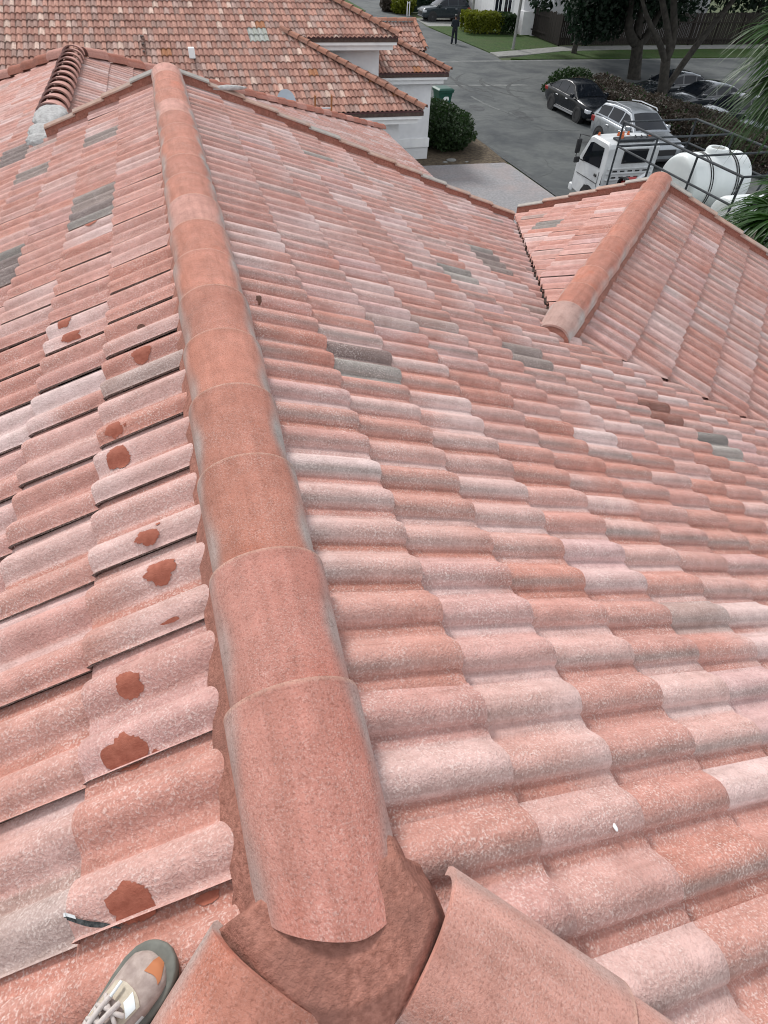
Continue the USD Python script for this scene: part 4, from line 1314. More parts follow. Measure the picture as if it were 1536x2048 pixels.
# satellite dish on the far slope of the lower pink roof
sd_ = thing("satellite_dish", "pale blue-grey satellite dish peeking over the pink hip caps", "satellite dish", (2.55, 16.3, 3.93))
tt = np.linspace(0, 1, 9)
aa = np.linspace(0, 2 * np.pi, 28, endpoint=False)
RR, AA = np.meshgrid(tt, aa, indexing="ij")
front = grid(np.stack([0.22 * RR * np.cos(AA), 0.04 - 0.06 * RR ** 2 + 0 * AA, 0.26 * RR * np.sin(AA)], -1), closed=True)
back = grid(np.stack([0.22 * RR * np.cos(AA), 0.055 - 0.06 * RR ** 2 + 0 * AA, 0.26 * RR * np.sin(AA)], -1), closed=True)
tilt = trimesh.transformations.rotation_matrix(math.radians(-24), [1, 0, 0])
part(sd_, "reflector", xf(cat([front, back]), tilt), M["dish"], smooth=40)
part(sd_, "mast", tube([[0, 0.02, 0], [0, 0.16, -0.12], [0, 0.18, -0.75]], 0.022), M["alu"], smooth=40)
part(sd_, "feed_arm", tube([[0, 0, -0.3], [0, -0.35, -0.32], [0, -0.42, -0.1]], 0.012), M["alu"], smooth=40)

# ladder leaning on the far eave
ld = thing("ladder", "top of an orange-railed ladder leaning on the eave behind the pink hip", "ladder")
for dx in (0, 0.46):
    part(ld, "rail", xf(box([-0.018, -0.04, 0], [0.018, 0.04, 3.62]), trimesh.transformations.rotation_matrix(math.radians(12), [1, 0, 0]), [3.76 + dx, 19.74, 0.0]), M["rust"])
for k in range(10):
    z = 0.3 + 0.325 * k
    part(ld, "rung", cyl([3.76, 19.74 - math.tan(math.radians(12)) * z, z], [4.22, 19.74 - math.tan(math.radians(12)) * z, z], 0.018, 10), M["alu"], smooth=40)


# ------------------------------------------------------------------ plants
def leaves(centers, size, rng, flat_=0.0, aspect=1.7):
    """small bent leaf quads at the given points"""
    n = len(centers)
    a = rng.normal(size=(n, 3))
    a[:, 2] *= 1 - flat_
    a /= np.linalg.norm(a, axis=1, keepdims=True)
    b = np.cross(a, rng.normal(size=(n, 3)))
    b /= np.linalg.norm(b, axis=1, keepdims=True)
    s = size * rng.uniform(0.6, 1.35, n)[:, None]
    c = np.asarray(centers)
    A, B = a * s * aspect / 2, b * s / 2
    nn = np.cross(a, b) * s * 0.18
    V = np.stack([c - A, c - B + nn, c + A, c + B + nn], 1).reshape(-1, 3)
    i = np.arange(n)[:, None] * 4
    F = np.vstack([i + [0, 1, 2], i + [0, 2, 3]])
    return trimesh.Trimesh(V, F, process=False)


def blob_points(n, rng, c, r, shell=0.55, lump=0.25, seed=0):
    u = rng.normal(size=(n, 3))
    u /= np.linalg.norm(u, axis=1, keepdims=True)
    rr = (shell + (1 - shell) * rng.random(n)) * (1 + lump * meshkit.noise(u * 2.3 + seed) + 0.5 * lump * meshkit.noise(u * 6 + seed))
    return np.asarray(c) + u * rr[:, None] * np.asarray(r)


def box_points(n, rng, poly_line, w, h, z0=0.05, lump=0.3):
    """hedge: points in a rounded band along a polyline"""
    p = np.asarray(poly_line, float)
    seg = np.linalg.norm(np.diff(p, axis=0), axis=1)
    cum = np.r_[0, np.cumsum(seg)]
    s = rng.random(n) * cum[-1]
    x, y = np.interp(s, cum, p[:, 0]), np.interp(s, cum, p[:, 1])
    k = np.clip(np.searchsorted(cum, s) - 1, 0, len(seg) - 1)
    t = (np.diff(p, axis=0) / seg[:, None])[k]
    a = rng.uniform(0, np.pi, n)
    q = rng.uniform(0.72, 1.0, n) * (1 + lump * meshkit.noise(np.c_[s * 0.9, a * 1.2, 0 * s]) + 0.5 * lump * meshkit.noise(np.c_[s * 2.7, a * 3, 0 * s + 5]))
    off = np.sign(np.cos(a)) * np.abs(np.cos(a)) ** 0.5 * w / 2 * q
    zz = z0 + np.abs(np.sin(a)) ** 0.5 * h * q
    return np.stack([x - t[:, 1] * off, y + t[:, 0] * off, zz], 1)


def twigs(base, tips, r0, rng, n=5):
    ms = []
    for b_, t_ in zip(base, tips):
        m = (np.asarray(b_) + t_) / 2 + rng.normal(size=3) * 0.08
        ms.append(tube([b_, m, t_], [r0, r0 * 0.7, r0 * 0.3], n))
    return cat(ms)


rp = np.random.default_rng(31)
g = thing("bush", "rounded dark green bush against the white corner wall", "bush", (11.0, 28.0, 0))
pts = np.vstack([blob_points(6000, rp, [0, -0.3, 0.62], [1.10, 1.65, 0.66], 0.7, 0.30, 1), blob_points(3500, rp, [-0.1, 0.3, 0.68], [1.0, 1.3, 0.66], 0.7, 0.34, 4), blob_points(1500, rp, [0.2, -0.2, 0.5], [1.0, 1.5, 0.5], 0.3, 0.2, 8)])
pts = pts[pts[:, 2] > 0.03]
part(g, "foliage", leaves(pts, 0.085, rp), M["bush"])
part(g, "stem", twigs([[0, 0, 0]] * 10, [rp.uniform([-0.9, -1.4, 0.6], [0.9, 1.6, 1.3]) for _ in range(10)], 0.03, rp), M["bark"])
g = thing("golden_hedge", "clipped yellow-green hedge on the lawn behind the dark figure", "hedge", (0, 0, 0))
pts = box_points(9000, rp, [(24.3, 58.7), (26.4, 58.4), (28.6, 58.2)], 1.9, 1.2, 0.05, 0.18)
left_ = pts[:, 0] < 26.9 + 0.6 * rp.random(len(pts))
part(g, "foliage", leaves(pts[left_], 0.13, rp), M["gold"])
part(g, "green_foliage", leaves(pts[~left_], 0.13, rp), M["bush"], label="greener right-hand end of the hedge")
part(g, "stem", twigs([[24.5 + 0.5 * k, 58.5, 0] for k in range(9)], [[24.5 + 0.5 * k + rp.normal() * 0.2, 58.5, 0.8] for k in range(9)], 0.03, rp), M["bark"])
g = thing("dry_hedge", "long brown half-dry hedge between the parked cars and the street", "hedge")
hl = [(21.9, 34.6), (22.2, 31.0), (22.75, 27.0), (23.2, 23.0), (23.4, 18.0), (23.5, 13.0)]
pts = box_points(44000, rp, hl, 2.1, 0.98, 0.05, 0.30)
part(g, "foliage", leaves(pts, 0.062, rp, aspect=2.8), M["dry"])
pts = box_points(2600, rp, hl, 2.2, 1.02, 0.05, 0.30)
part(g, "green_foliage", leaves(pts, 0.085, rp), M["bush"])
bs = box_points(700, rp, hl, 1.2, 0.5, 0.0, 0.2)
bs[:, 2] *= 0.5
part(g, "twig", twigs(bs, bs + rp.normal(size=(700, 3)) * [0.25, 0.25, 0.1] + [0, 0, 0.95], 0.012, rp, 4), M["bark"], kind="stuff")
g = thing("green_hedge_end", "dark green leafy shrub at the far end of the dry hedge", "shrub", (21.5, 35.3, 0))
pts = blob_points(5000, rp, [0, 0, 0.5], [1.4, 0.9, 0.75], 0.6, 0.25, 3)
part(g, "foliage", leaves(pts[pts[:, 2] > 0.02], 0.10, rp), M["bush"])
part(g, "stem", twigs([[0, 0, 0]] * 6, [rp.uniform([-1, -0.6, 0.5], [1, 0.6, 0.9]) for _ in range(6)], 0.03, rp), M["bark"])
for k, (x, y, r, h, lab, mt) in enumerate([(22.1, 72.0, 0.9, 1.5, "reddish-green shrub left of the white post by the far driveway", "dry"), (22.9, 70.6, 1.0, 1.5, "yellow-green shrub beside the white post by the far driveway", "gold"), (27.0, 70.6, 2.0, 2.4, "dark green shrub behind the charcoal car", "darkleaf")]):
    g = thing("shrub", lab, "shrub", (x, y, 0))
    pts = blob_points(3000, rp, [0, 0, h / 2], [r, r, h / 2], 0.6, 0.3, 20 + k)
    part(g, "foliage", leaves(pts[pts[:, 2] > 0.02], 0.16, rp), M[mt])
    part(g, "stem", twigs([[0, 0, 0]] * 6, [rp.uniform([-r * 0.6, -r * 0.6, h * 0.5], [r * 0.6, r * 0.6, h * 0.8]) for _ in range(6)], 0.03, rp), M["bark"])


def tree(name, label, loc, limbs, crowns, mat, leaf, rng, group=None):
    g = thing(name, label, "tree", loc, 0, group)
    first = True
    for pts, rad in limbs:
        p = np.asarray(pts, float)
        n = max(8, 4 * len(p))
        from scipy.interpolate import CubicSpline
        t = np.linspace(0, 1, len(p))
        tt = np.linspace(0, 1, n)
        q = CubicSpline(t, p)(tt) if len(p) > 2 else np.linspace(p[0], p[-1], n)
        r = np.interp(tt, np.linspace(0, 1, len(rad)), rad)
        m = tube(q, r, 10)
        m.vertices += (0.12 * np.repeat(np.r_[r, r[0], r[-1]], [10] * n + [1, 1]))[:, None] * np.stack([meshkit.noise(np.asarray(m.vertices) * 3 + o) for o in (0, 7, 13)], 1)
        part(g, "trunk" if first else "limb", m, M["bark"], smooth=True)
        first = False
    pts = np.vstack([blob_points(int(1.7 * n), rng, c, r, 0.35, 0.35, 5 * i) for i, (n, c, r) in enumerate(crowns)])
    pts = pts[meshkit.noise(pts * 0.9) > -0.32]
    part(g, "crown", leaves(pts, leaf, rng), M[mat])


tree("street_tree", "slender leaning tree on the verge in front of the dark fence corner", (29.25, 48.7, 0),
     [([(0, 0, -0.05), (0.03, 0, 0.25), (0.05, 0, 1.7), (0.12, 0, 3.2), (0.2, 0.1, 5.5)], [0.34, 0.20, 0.17, 0.16, 0.12]), ([(0.1, 0, 3.1), (-1.2, 0.4, 4.6), (-1.8, 0.5, 6)], [0.1, 0.07, 0.04]), ([(0.12, 0, 3.4), (1.5, -0.4, 4.6), (2.4, -0.5, 5.6)], [0.1, 0.07, 0.04])],
     [(5000, (0.2, 0, 6.8), (3.4, 3.2, 2.2)), (2600, (2.3, 0.5, 3.2), (1.9, 1.6, 1.7)), (120, (-2.4, 1.6, 2.9), (0.9, 0.6, 0.6))], "darkleaf", 0.20, rp)
tree("street_tree", "dark thick-trunked tree forking low at the end of the hedge", (28.72, 39.9, 0),
     [([(0, 0, -0.05), (-0.1, 0, 0.4), (-0.35, 0, 1.5), (-0.5, 0, 2.0)], [0.50, 0.40, 0.36, 0.36]), ([(-0.45, 0, 1.75), (-1.3, 0, 2.5), (-1.6, 0.1, 3.8), (-1.9, 0.2, 6)], [0.30, 0.25, 0.2, 0.1]), ([(-0.45, 0, 1.75), (0.05, 0, 2.1), (0.4, 0, 2.9), (1.4, 0.3, 5.2)], [0.30, 0.25, 0.2, 0.08]), ([(-0.5, 0, 1.9), (-0.55, 0.4, 3.4), (-0.4, 0.7, 6)], [0.28, 0.2, 0.1])],
     [(7000, (-0.3, 0.3, 6.4), (4.4, 4.0, 2.4)), (2200, (-2.6, 1.5, 3.3), (1.9, 1.5, 1.5)), (500, (1.6, 0.8, 3.6), (1.5, 1.2, 1.0))], "darkleaf", 0.19, rp)
tree("street_tree", "grey-barked tree with several stems rising out of the dry hedge", (25.3, 32.3, 0),
     [([(0.1, 0, -0.05), (0.02, 0, 0.5), (-0.25, 0, 1.5), (-0.45, 0, 2.15)], [0.34, 0.28, 0.25, 0.25]), ([(-0.4, 0, 2.0), (-1.2, 0, 2.9), (-1.9, 0, 3.5), (-2.9, 0, 4.6)], [0.17, 0.14, 0.12, 0.07]), ([(-0.42, 0, 2.1), (-0.75, 0, 3.2), (-1.75, 0, 4.6), (-2.3, 0, 6.0)], [0.2, 0.16, 0.13, 0.07]), ([(-0.42, 0, 2.1), (-0.50, 0, 3.4), (-1.05, 0, 4.6), (-1.1, 0, 6.2)], [0.2, 0.17, 0.15, 0.08]),
      ([(0.0, 0, 0.55), (0.45, 0, 1.5), (1.25, 0, 2.85), (2.3, 0, 4.3), (3.3, 0, 6)], [0.19, 0.17, 0.16, 0.13, 0.08])],
     [(6000, (-0.4, 0, 7.4), (4.2, 3.6, 1.9)), (350, (2.4, 0.4, 5.3), (1.5, 1.3, 0.8))], "darkleaf", 0.15, rp)
for k, (x, y, w, h) in enumerate([(36, 57, 5, 4), (44, 58, 5, 4.5), (52, 57, 5, 4)]):
    tree("yard_tree", ["dark tree in the yard behind the fence, nearest the house", "dark tree in the yard, middle of the row behind the fence", "dark tree in the yard behind the fence, farthest right"][k], (x, y, 0), [([(0, 0, 0), (0.2, 0, 2), (0, 0, 5)], [0.28, 0.22, 0.1])], [(4500, (0, 0, 5.2), (w, 4, 3.2))], "darkleaf", 0.26, rp)


def palm(name, label, loc, h, fronds, rng, R=1.0, trunk_r=0.13):
    g = thing(name, label, "palm", loc)
    t = np.linspace(0, 1, 14)
    part(g, "trunk", tube(np.c_[0.12 * np.sin(2 * t), 0.05 * t, h * t], trunk_r * (1.15 - 0.2 * t + 0.05 * np.sin(40 * t)), 12), M["palm_bark"], smooth=True)
    top = np.array([0.12 * math.sin(2), 0.05, h])
    for (az, el, ln, rad) in fronds:
        d = np.array([math.sin(az) * math.cos(el), math.cos(az) * math.cos(el), math.sin(el)])
        side = np.cross(d, [0, 0, 1.0])
        side /= np.linalg.norm(side)
        up = np.cross(side, d)
        pet = top + np.outer(np.linspace(0, 1, 6), d) * ln + np.outer(np.linspace(0, 1, 6) ** 2, [0, 0, -0.12 * ln])
        hub = pet[-1]
        ms = [tube(pet, np.linspace(0.025, 0.013, 6), 6)]
        ns = 44
        for j in range(ns):
            a = math.radians(-125 + 250 * j / (ns - 1)) + rng.normal() * 0.03
            L = rad * (0.62 + 0.38 * math.cos(a * 0.6)) * rng.uniform(0.88, 1.08)
            dv = d * math.cos(a) + side * math.sin(a) + up * (0.10 + 0.06 * rng.normal())
            dv /= np.linalg.norm(dv)
            m = 7
            tt = np.linspace(0.04, 1, m)
            c = hub + np.outer(tt * L, dv) - np.outer((tt ** 2.4) * L * rng.uniform(0.42, 0.75), [0, 0, 1.0])
            wv = np.cross(dv, up)
            wv /= np.linalg.norm(wv) + 1e-9
            w = 0.030 * rad * np.interp(tt, [0, 0.35, 0.6, 1], [0.75, 1.15, 0.7, 0.06])[:, None]
            fold = up * 0.35
            P = np.stack([c + wv * w, c - fold * w, c - wv * w], 1)
            ms.append(grid(P))
        part(g, "frond", cat(ms), M["palm"])


F1 = [(math.radians(a), math.radians(e), l, r) for a, e, l, r in [(-85, -25, 1.0, 1.3), (-110, 30, 1.0, 1.3), (-60, 10, 1.0, 1.3), (-135, -30, 0.9, 1.2), (-75, 32, 1.0, 1.2), (-95, 12, 0.9, 1.25), (-120, -18, 0.9, 1.2), (-70, -10, 0.95, 1.25), (-45, 20, 0.9, 1.1), (-150, 5, 0.9, 1.1), (-100, -42, 0.8, 1.15), (-20, -5, 0.9, 1.1), (0, 45, 0.9, 1.0), (60, 20, 0.9, 1.0), (100, 5, 0.9, 1.0), (150, 25, 0.9, 1.0), (180, -8, 0.9, 1.0), (-80, 50, 0.9, 1.1), (-60, -48, 0.8, 1.1)]]
palm("fan_palm", "tall fan palm whose drooping fronds hang in at the upper right", (12.52, 11.2, 0), 5.75, F1, rp)
F2 = [(math.radians(a), math.radians(e), l, r) for a, e, l, r in [(-90, 10, 0.75, 0.95), (-110, -12, 0.7, 0.9), (-65, 2, 0.75, 0.95), (-130, 10, 0.7, 0.9), (-40, 10, 0.7, 0.9), (-85, -35, 0.65, 0.85), (0, 20, 0.7, 0.9), (60, 15, 0.7, 0.9), (120, 15, 0.7, 0.9), (180, 10, 0.7, 0.9), (-90, 50, 0.7, 0.9)]]
palm("fan_palm", "lower fan palm with fronds brushing the rake of the right-hand roof", (8.88, 6.98, 0), 4.15, F2, rp, trunk_r=0.12)

# ------------------------------------------------------------------ far house, fence, pole, bin
fh = thing("far_house", "pale house across the street with white-framed windows behind the golden hedge", "house")
part(fh, "wall", box([29.3, 58.0, 0], [40, 70, 4.2]), M["white_stucco"])
part(fh, "wall", box([31.0, 56.2, 0], [46, 58.0, 4.0]), M["white_stucco"])
part(fh, "wall", box([29.0, 57.2, 0], [31.0, 58.2, 1.55]), M["white_stucco"], label="low stepped garden wall at the house corner")
for (y0, y1, z0, z1) in ((62.1, 63.5, 0.7, 2.3), (60.2, 61.6, 0.7, 2.3)):
    w = part(fh, "window", cat([box([29.22, y0 - 0.12, z0 - 0.12], [29.3, y1 + 0.12, z0]), box([29.22, y0 - 0.12, z1], [29.3, y1 + 0.12, z1 + 0.12]), box([29.22, y0 - 0.12, z0], [29.3, y0, z1]), box([29.22, y1, z0], [29.3, y1 + 0.12, z1]), box([29.235, (y0 + y1) / 2 - 0.04, z0], [29.295, (y0 + y1) / 2 + 0.04, z1])]), M["trim"])
    part(w, "pane", box([29.26, y0, z0], [29.292, (y0 + y1) / 2 - 0.045, z1]), M["glass"])
    part(w, "pane", box([29.26, (y0 + y1) / 2 + 0.045, z0], [29.292, y1, z1]), M["glass"])
w = part(fh, "window", cat([box([35.0, 56.12, 1.0], [36.6, 56.2, 1.12]), box([35.0, 56.12, 2.3], [36.6, 56.2, 2.42]), box([35.0, 56.12, 1.12], [35.12, 56.2, 2.3]), box([36.48, 56.12, 1.12], [36.6, 56.2, 2.3]), box([35.12, 56.135, 1.66], [36.48, 56.19, 1.74])]), M["trim"])
part(w, "pane", box([35.12, 56.15, 1.12], [36.48, 56.195, 1.655]), M["glass"])
part(w, "pane", box([35.12, 56.15, 1.745], [36.48, 56.195, 2.3]), M["glass"])
part(fh, "roof", extrude([(28.8, 57.5), (40.5, 57.5), (40.5, 70.5), (28.8, 70.5)], 4.2, 4.4), M["deck"])
part(fh, "roof", box([40.5, 55.8, 4.0], [46.5, 58, 4.2]), M["deck"])
part(fh, "garage_door", box([29.27, 63.9, 0.02], [29.33, 66.6, 2.2]), M["trim"])
fe = thing("wooden_fence", "tall dark picket fence running behind the sidewalk", "fence")
rf = np.random.default_rng(41)
xs = np.arange(29.75, 62, 0.165)
for k, x in enumerate(xs):
    h = 1.92 + 0.02 * rf.normal() + 0.012 * (x - 29.75)
    tw = 0.012 * rf.normal()
    part(fe, "picket", xf(box([-0.068, -0.011, 0.08], [0.068, 0.011, h]), t=[x, 51.95 + 0.012 * (x - 30) + 0.02 * rf.random(), 0], rz=tw), M["fence"])
for k, y in enumerate(np.arange(52.05, 57.4, 0.165)):
    part(fe, "picket", xf(box([-0.011, -0.068, 0.08], [0.011, 0.068, 1.9 + 0.03 * rf.normal()]), t=[29.72 + 0.055 * (y - 52) + 0.015 * rf.random(), y, 0]), M["fence"])
for z in (0.4, 1.45):
    part(fe, "rail", box([29.8, 52.0, z], [62, 52.04, z + 0.09]), M["fence"])
    part(fe, "rail", box([29.84, 52.0, z], [29.88, 57.4, z + 0.09]), M["fence"])
for x in np.arange(29.8, 62, 2.4):
    part(fe, "post", box([x - 0.05, 52.05, 0], [x + 0.05, 52.15, 2.0]), M["fence"])
pl_ = thing("utility_pole", "slim pale grey pole on the lawn beside the sidewalk", "pole", (25.2, 50.6, 0))
part(pl_, "shaft", tube([[0, 0, 0], [0.05, 0, 2.0], [0.16, 0, 6.5]], [0.105, 0.10, 0.085], 14), M["concrete"], smooth=True)
part(pl_, "collar", cyl([0, 0, 0], [0.0, 0, 0.05], 0.16, 14), M["concrete"], smooth=40)
pl2 = thing("post_pole", "pale post standing at the left end of the golden hedge", "post", (25.9, 60.6, 0))
part(pl2, "shaft", tube([[0, 0, 0], [0.0, 0, 1.6], [0.02, 0, 4.5]], [0.10, 0.10, 0.09], 12), M["concrete"], smooth=True)
part(pl2, "footing", cyl([0, 0, 0], [0, 0, 0.08], 0.17, 12), M["concrete"], smooth=40)
mb = thing("white_post", "short white double post beside the far driveway", "post", (22.65, 68.6, 0))
for dx in (0, 0.22):
    part(mb, "leg", box([dx, 0, 0], [dx + 0.07, 0.07, 1.05]), M["trim"])
part(mb, "cross_bar", box([0.07, 0.01, 0.93], [0.22, 0.06, 1.0]), M["trim"])
gf = thing("garden_fence", "tall dark green board fence behind the far shrubs", "fence")
for k in range(46):
    part(gf, "board", box([22.9 + 0.16 * k, 71.6, 0], [23.05 + 0.16 * k, 71.64, 2.4 + 0.02 * rf.normal()]), M["gfence"] if "gfence" in M else M.setdefault("gfence", mat_noise("green_stained_board_mat", (0.012, 0.028, 0.018), (0.022, 0.045, 0.028), 6, 0.85)))
part(gf, "rail", box([22.9, 71.65, 1.8], [30.3, 71.7, 1.9]), M["gfence"])

bn = thing("wheelie_bin", "dark green wheeled rubbish bin standing behind the bush", "bin", (12.86, 32.7, 0), math.radians(4))


def frustum(a, b, z0, z1, r=0.03):
    import manifold3d as m3
    s = m3.Manifold.sphere(r, 8)
    p = [s.translate([x * (a[0] - r), y * (a[1] - r), z0 + r]) for x in (-1, 1) for y in (-1, 1)] + [s.translate([x * (b[0] - r), y * (b[1] - r), z1 - r]) for x in (-1, 1) for y in (-1, 1)]
    h = m3.Manifold.batch_hull(p).to_mesh()
    return trimesh.Trimesh(h.vert_properties[:, :3], h.tri_verts, process=False)


part(bn, "body", frustum((0.24, 0.28), (0.36, 0.40), 0.08, 0.98), M["bin"], smooth=40)
part(bn, "rim", frustum((0.40, 0.43), (0.40, 0.43), 0.94, 1.03, 0.02), M["bin"], smooth=40)
part(bn, "lid", cat([frustum((0.42, 0.45), (0.33, 0.37), 1.03, 1.12, 0.02)]), M["bin"], smooth=40)
for sx in (-1, 1):
    part(bn, "wheel", cyl([sx * 0.24, 0.36, 0.13], [sx * 0.30, 0.36, 0.13], 0.13, 20), M["tyre"], smooth=40)
part(bn, "handle", tube([[-0.28, 0.45, 1.0], [-0.26, 0.52, 1.02], [0.26, 0.52, 1.02], [0.28, 0.45, 1.0]], 0.016, 8), M["bin"], smooth=40)
em = trimesh.creation.icosphere(2, 1.0)
em.vertices *= 1 + 0.35 * meshkit.noise(np.asarray(em.vertices) * 1.7 + 3)[:, None]
em.apply_scale([0.13, 0.006, 0.10])
part(bn, "printed_emblem", xf(em, t=[0.03, -0.372, 0.70]), M["white"], smooth=True)
for k, (x, y, s) in enumerate([(10.55, 25.2, 0.14), (10.2, 25.0, 0.07), (11.1, 24.9, 0.05)]):
    st = trimesh.creation.icosphere(2, 1.0)
    st.vertices *= 1 + 0.35 * meshkit.noise(np.asarray(st.vertices) * 1.8 + k)[:, None]
    st.apply_scale([s * 1.3, s, s * 0.35])
    solo("stone", xf(st, t=[x, y, 0.03]), M["concrete"], ["flat pale stone in the dirt bed, the largest", "small stone in the dirt bed nearest the wall corner", "small stone in the dirt bed farthest from the wall"][k], "stone", smooth=True)

# ------------------------------------------------------------------ person


def person():
    import manifold3d as m3
    g = thing("person", "person in dark clothes standing on the far road with hands in front, seen from behind", "person", (21.45, 53.2, 0), math.radians(-8))

    def chain(js, seg=14):
        ms = []
        for (p, r), (q, s) in zip(js[:-1], js[1:]):
            ms.append(m3.Manifold.batch_hull([m3.Manifold.sphere(r, seg).translate(p), m3.Manifold.sphere(s, seg).translate(q)]))
        return ms

    def solid(ms, ref=0.03, it=6):
        u = ms[0]
        for x in ms[1:]:
            u = u + x
        mm = u.refine_to_length(ref).to_mesh()
        t = trimesh.Trimesh(mm.vert_properties[:, :3], mm.tri_verts)
        trimesh.smoothing.filter_taubin(t, iterations=it)
        return t
    legs = []
    for s in (-1, 1):
        legs += chain([((s * 0.10, 0, 0.90), 0.105), ((s * 0.13, 0.02, 0.50), 0.075), ((s * 0.16, -0.01, 0.10), 0.055), ((s * 0.17, 0.06, 0.05), 0.045), ((s * 0.18, 0.17, 0.04), 0.035)])
    tor = [m3.Manifold.batch_hull([m3.Manifold.sphere(0.10, 16).translate([x, 0, z]) for x, z in ((-0.08, 0.90), (0.08, 0.90), (-0.07, 1.12), (0.07, 1.12))]), m3.Manifold.batch_hull([m3.Manifold.sphere(0.09, 16).translate([x, 0, z]) for x, z in ((-0.07, 1.10), (0.07, 1.10), (-0.14, 1.36), (0.14, 1.36))])]
    neck = chain([((0, 0, 1.40), 0.06), ((0, 0.01, 1.50), 0.055)])
    arms = []
    for s in (-1, 1):
        arms += chain([((s * 0.19, 0, 1.37), 0.062), ((s * 0.27, 0.01, 1.10), 0.048), ((s * 0.15, 0.22, 1.03), 0.038)])
    head = [m3.Manifold.batch_hull([m3.Manifold.sphere(0.085, 20).translate([0, 0.005, 1.64]), m3.Manifold.sphere(0.06, 20).translate([0, 0.035, 1.545])]), m3.Manifold.sphere(0.018, 8).translate([0, 0.105, 1.60])]
    for s in (-1, 1):
        head.append(m3.Manifold.sphere(0.022, 8).translate([s * 0.085, 0, 1.60]))
        head += chain([((s * 0.13, 0.25, 1.03), 0.036), ((s * 0.09, 0.31, 1.04), 0.028)])
        for k in range(4):
            head += chain([((s * (0.10 - 0.0), 0.29, 1.06 - 0.02 * k), 0.010), ((s * 0.06, 0.335, 1.06 - 0.02 * k), 0.009), ((s * 0.03, 0.32, 1.06 - 0.02 * k), 0.008)])
        head += chain([((s * 0.11, 0.26, 1.06), 0.012), ((s * 0.07, 0.28, 1.09), 0.010)])
    body = solid(legs + tor + neck + arms + head)
    part(g, "body", body, M["skin"], smooth=True)
    sh = [x for x in tor] + arms
    part(g, "shirt", solid([m3.Manifold.batch_hull([m3.Manifold.sphere(0.115, 16).translate([x, 0, z]) for x, z in ((-0.08, 0.93), (0.08, 0.93), (-0.075, 1.12), (0.075, 1.12))]), m3.Manifold.batch_hull([m3.Manifold.sphere(0.105, 16).translate([x, 0, z]) for x, z in ((-0.07, 1.10), (0.07, 1.10), (-0.135, 1.36), (0.135, 1.36))])] + sum([chain([((s * 0.19, 0, 1.37), 0.077), ((s * 0.275, 0.01, 1.10), 0.062), ((s * 0.165, 0.20, 1.035), 0.05)]) for s in (-1, 1)], [])), M["cloth"], smooth=True)
    part(g, "trousers", solid(sum([chain([((s * 0.09, 0, 0.92), 0.12), ((s * 0.13, 0.02, 0.50), 0.090), ((s * 0.16, -0.01, 0.10), 0.078)]) for s in (-1, 1)], [])), M["cloth"], smooth=True)
    for s in (-1, 1):
        part(g, "shoe", solid(chain([((s * 0.165, 0.0, 0.05), 0.055), ((s * 0.18, 0.17, 0.04), 0.045)])), M["black"], smooth=True)
    hm = trimesh.creation.icosphere(3, 1.0)
    hm.apply_scale([0.098, 0.105, 0.10])
    hm.apply_translation([0, -0.012, 1.665])
    part(g, "hair", hm, M["black"], smooth=True)


person()
# ------------------------------------------------------------------ vehicles
def loft(sections, closed_ends=True):
    g = grid(np.asarray(sections), closed=True)
    ms = [g]
    if closed_ends:
        for s, flip in ((sections[0], True), (sections[-1], False)):
            c = np.mean(s, 0)
            n = len(s)
            V = np.vstack([s, c])
            F = [[i, (i + 1) % n, n] for i in range(n)]
            ms.append(trimesh.Trimesh(V, np.array(F), process=False))
    m = cat(ms)
    m.merge_vertices()
    m.fix_normals()
    return m


def wheel(parent, x, y, r, w, side):
    a = np.linspace(0, 2 * np.pi, 28, endpoint=False)
    profr = [(r * 0.62, -w / 2), (r * 0.9, -w / 2), (r, -w * 0.36), (r, w * 0.36), (r * 0.9, w / 2), (r * 0.62, w / 2), (r * 0.60, 0.0)]
    rows = [np.stack([q * np.cos(a), np.full_like(a, o), q * np.sin(a)], 1) for q, o in profr + [profr[0]]]
    t = grid(np.stack(rows), closed=True)
    t.fix_normals()
    wp = part(parent, "wheel", xf(t, t=[x, y, r]), M["tyre"], smooth=40)
    ms = []
    ys = side * w * 0.36
    hub = cyl([0, ys - side * 0.05, 0], [0, ys + side * 0.012, 0], r * 0.17, 14)
    ms.append(hub)
    ring = [np.stack([q * np.cos(a), np.full_like(a, o), q * np.sin(a)], 1) for q, o in [(r * 0.56, ys - side * 0.06), (r * 0.56, ys), (r * 0.64, ys), (r * 0.64, ys - side * 0.06), (r * 0.56, ys - side * 0.06)]]
    ms.append(grid(np.stack(ring), closed=True))
    for k in range(5):
        an = 2 * np.pi * k / 5 + 0.3
        for d in (-0.09, 0.09):
            ms.append(cyl([r * 0.1 * math.cos(an), ys, r * 0.1 * math.sin(an)], [r * 0.6 * math.cos(an + d), ys - side * 0.008, r * 0.6 * math.sin(an + d)], r * 0.045, 6))
    part(wp, "rim", xf(cat(ms), t=[x, y, r]), M["rim"], smooth=40)
    part(wp, "hub_well", xf(cyl([0, ys - side * 0.08, 0], [0, ys - side * 0.07, 0], r * 0.6, 20), t=[x, y, r]), M["black"])


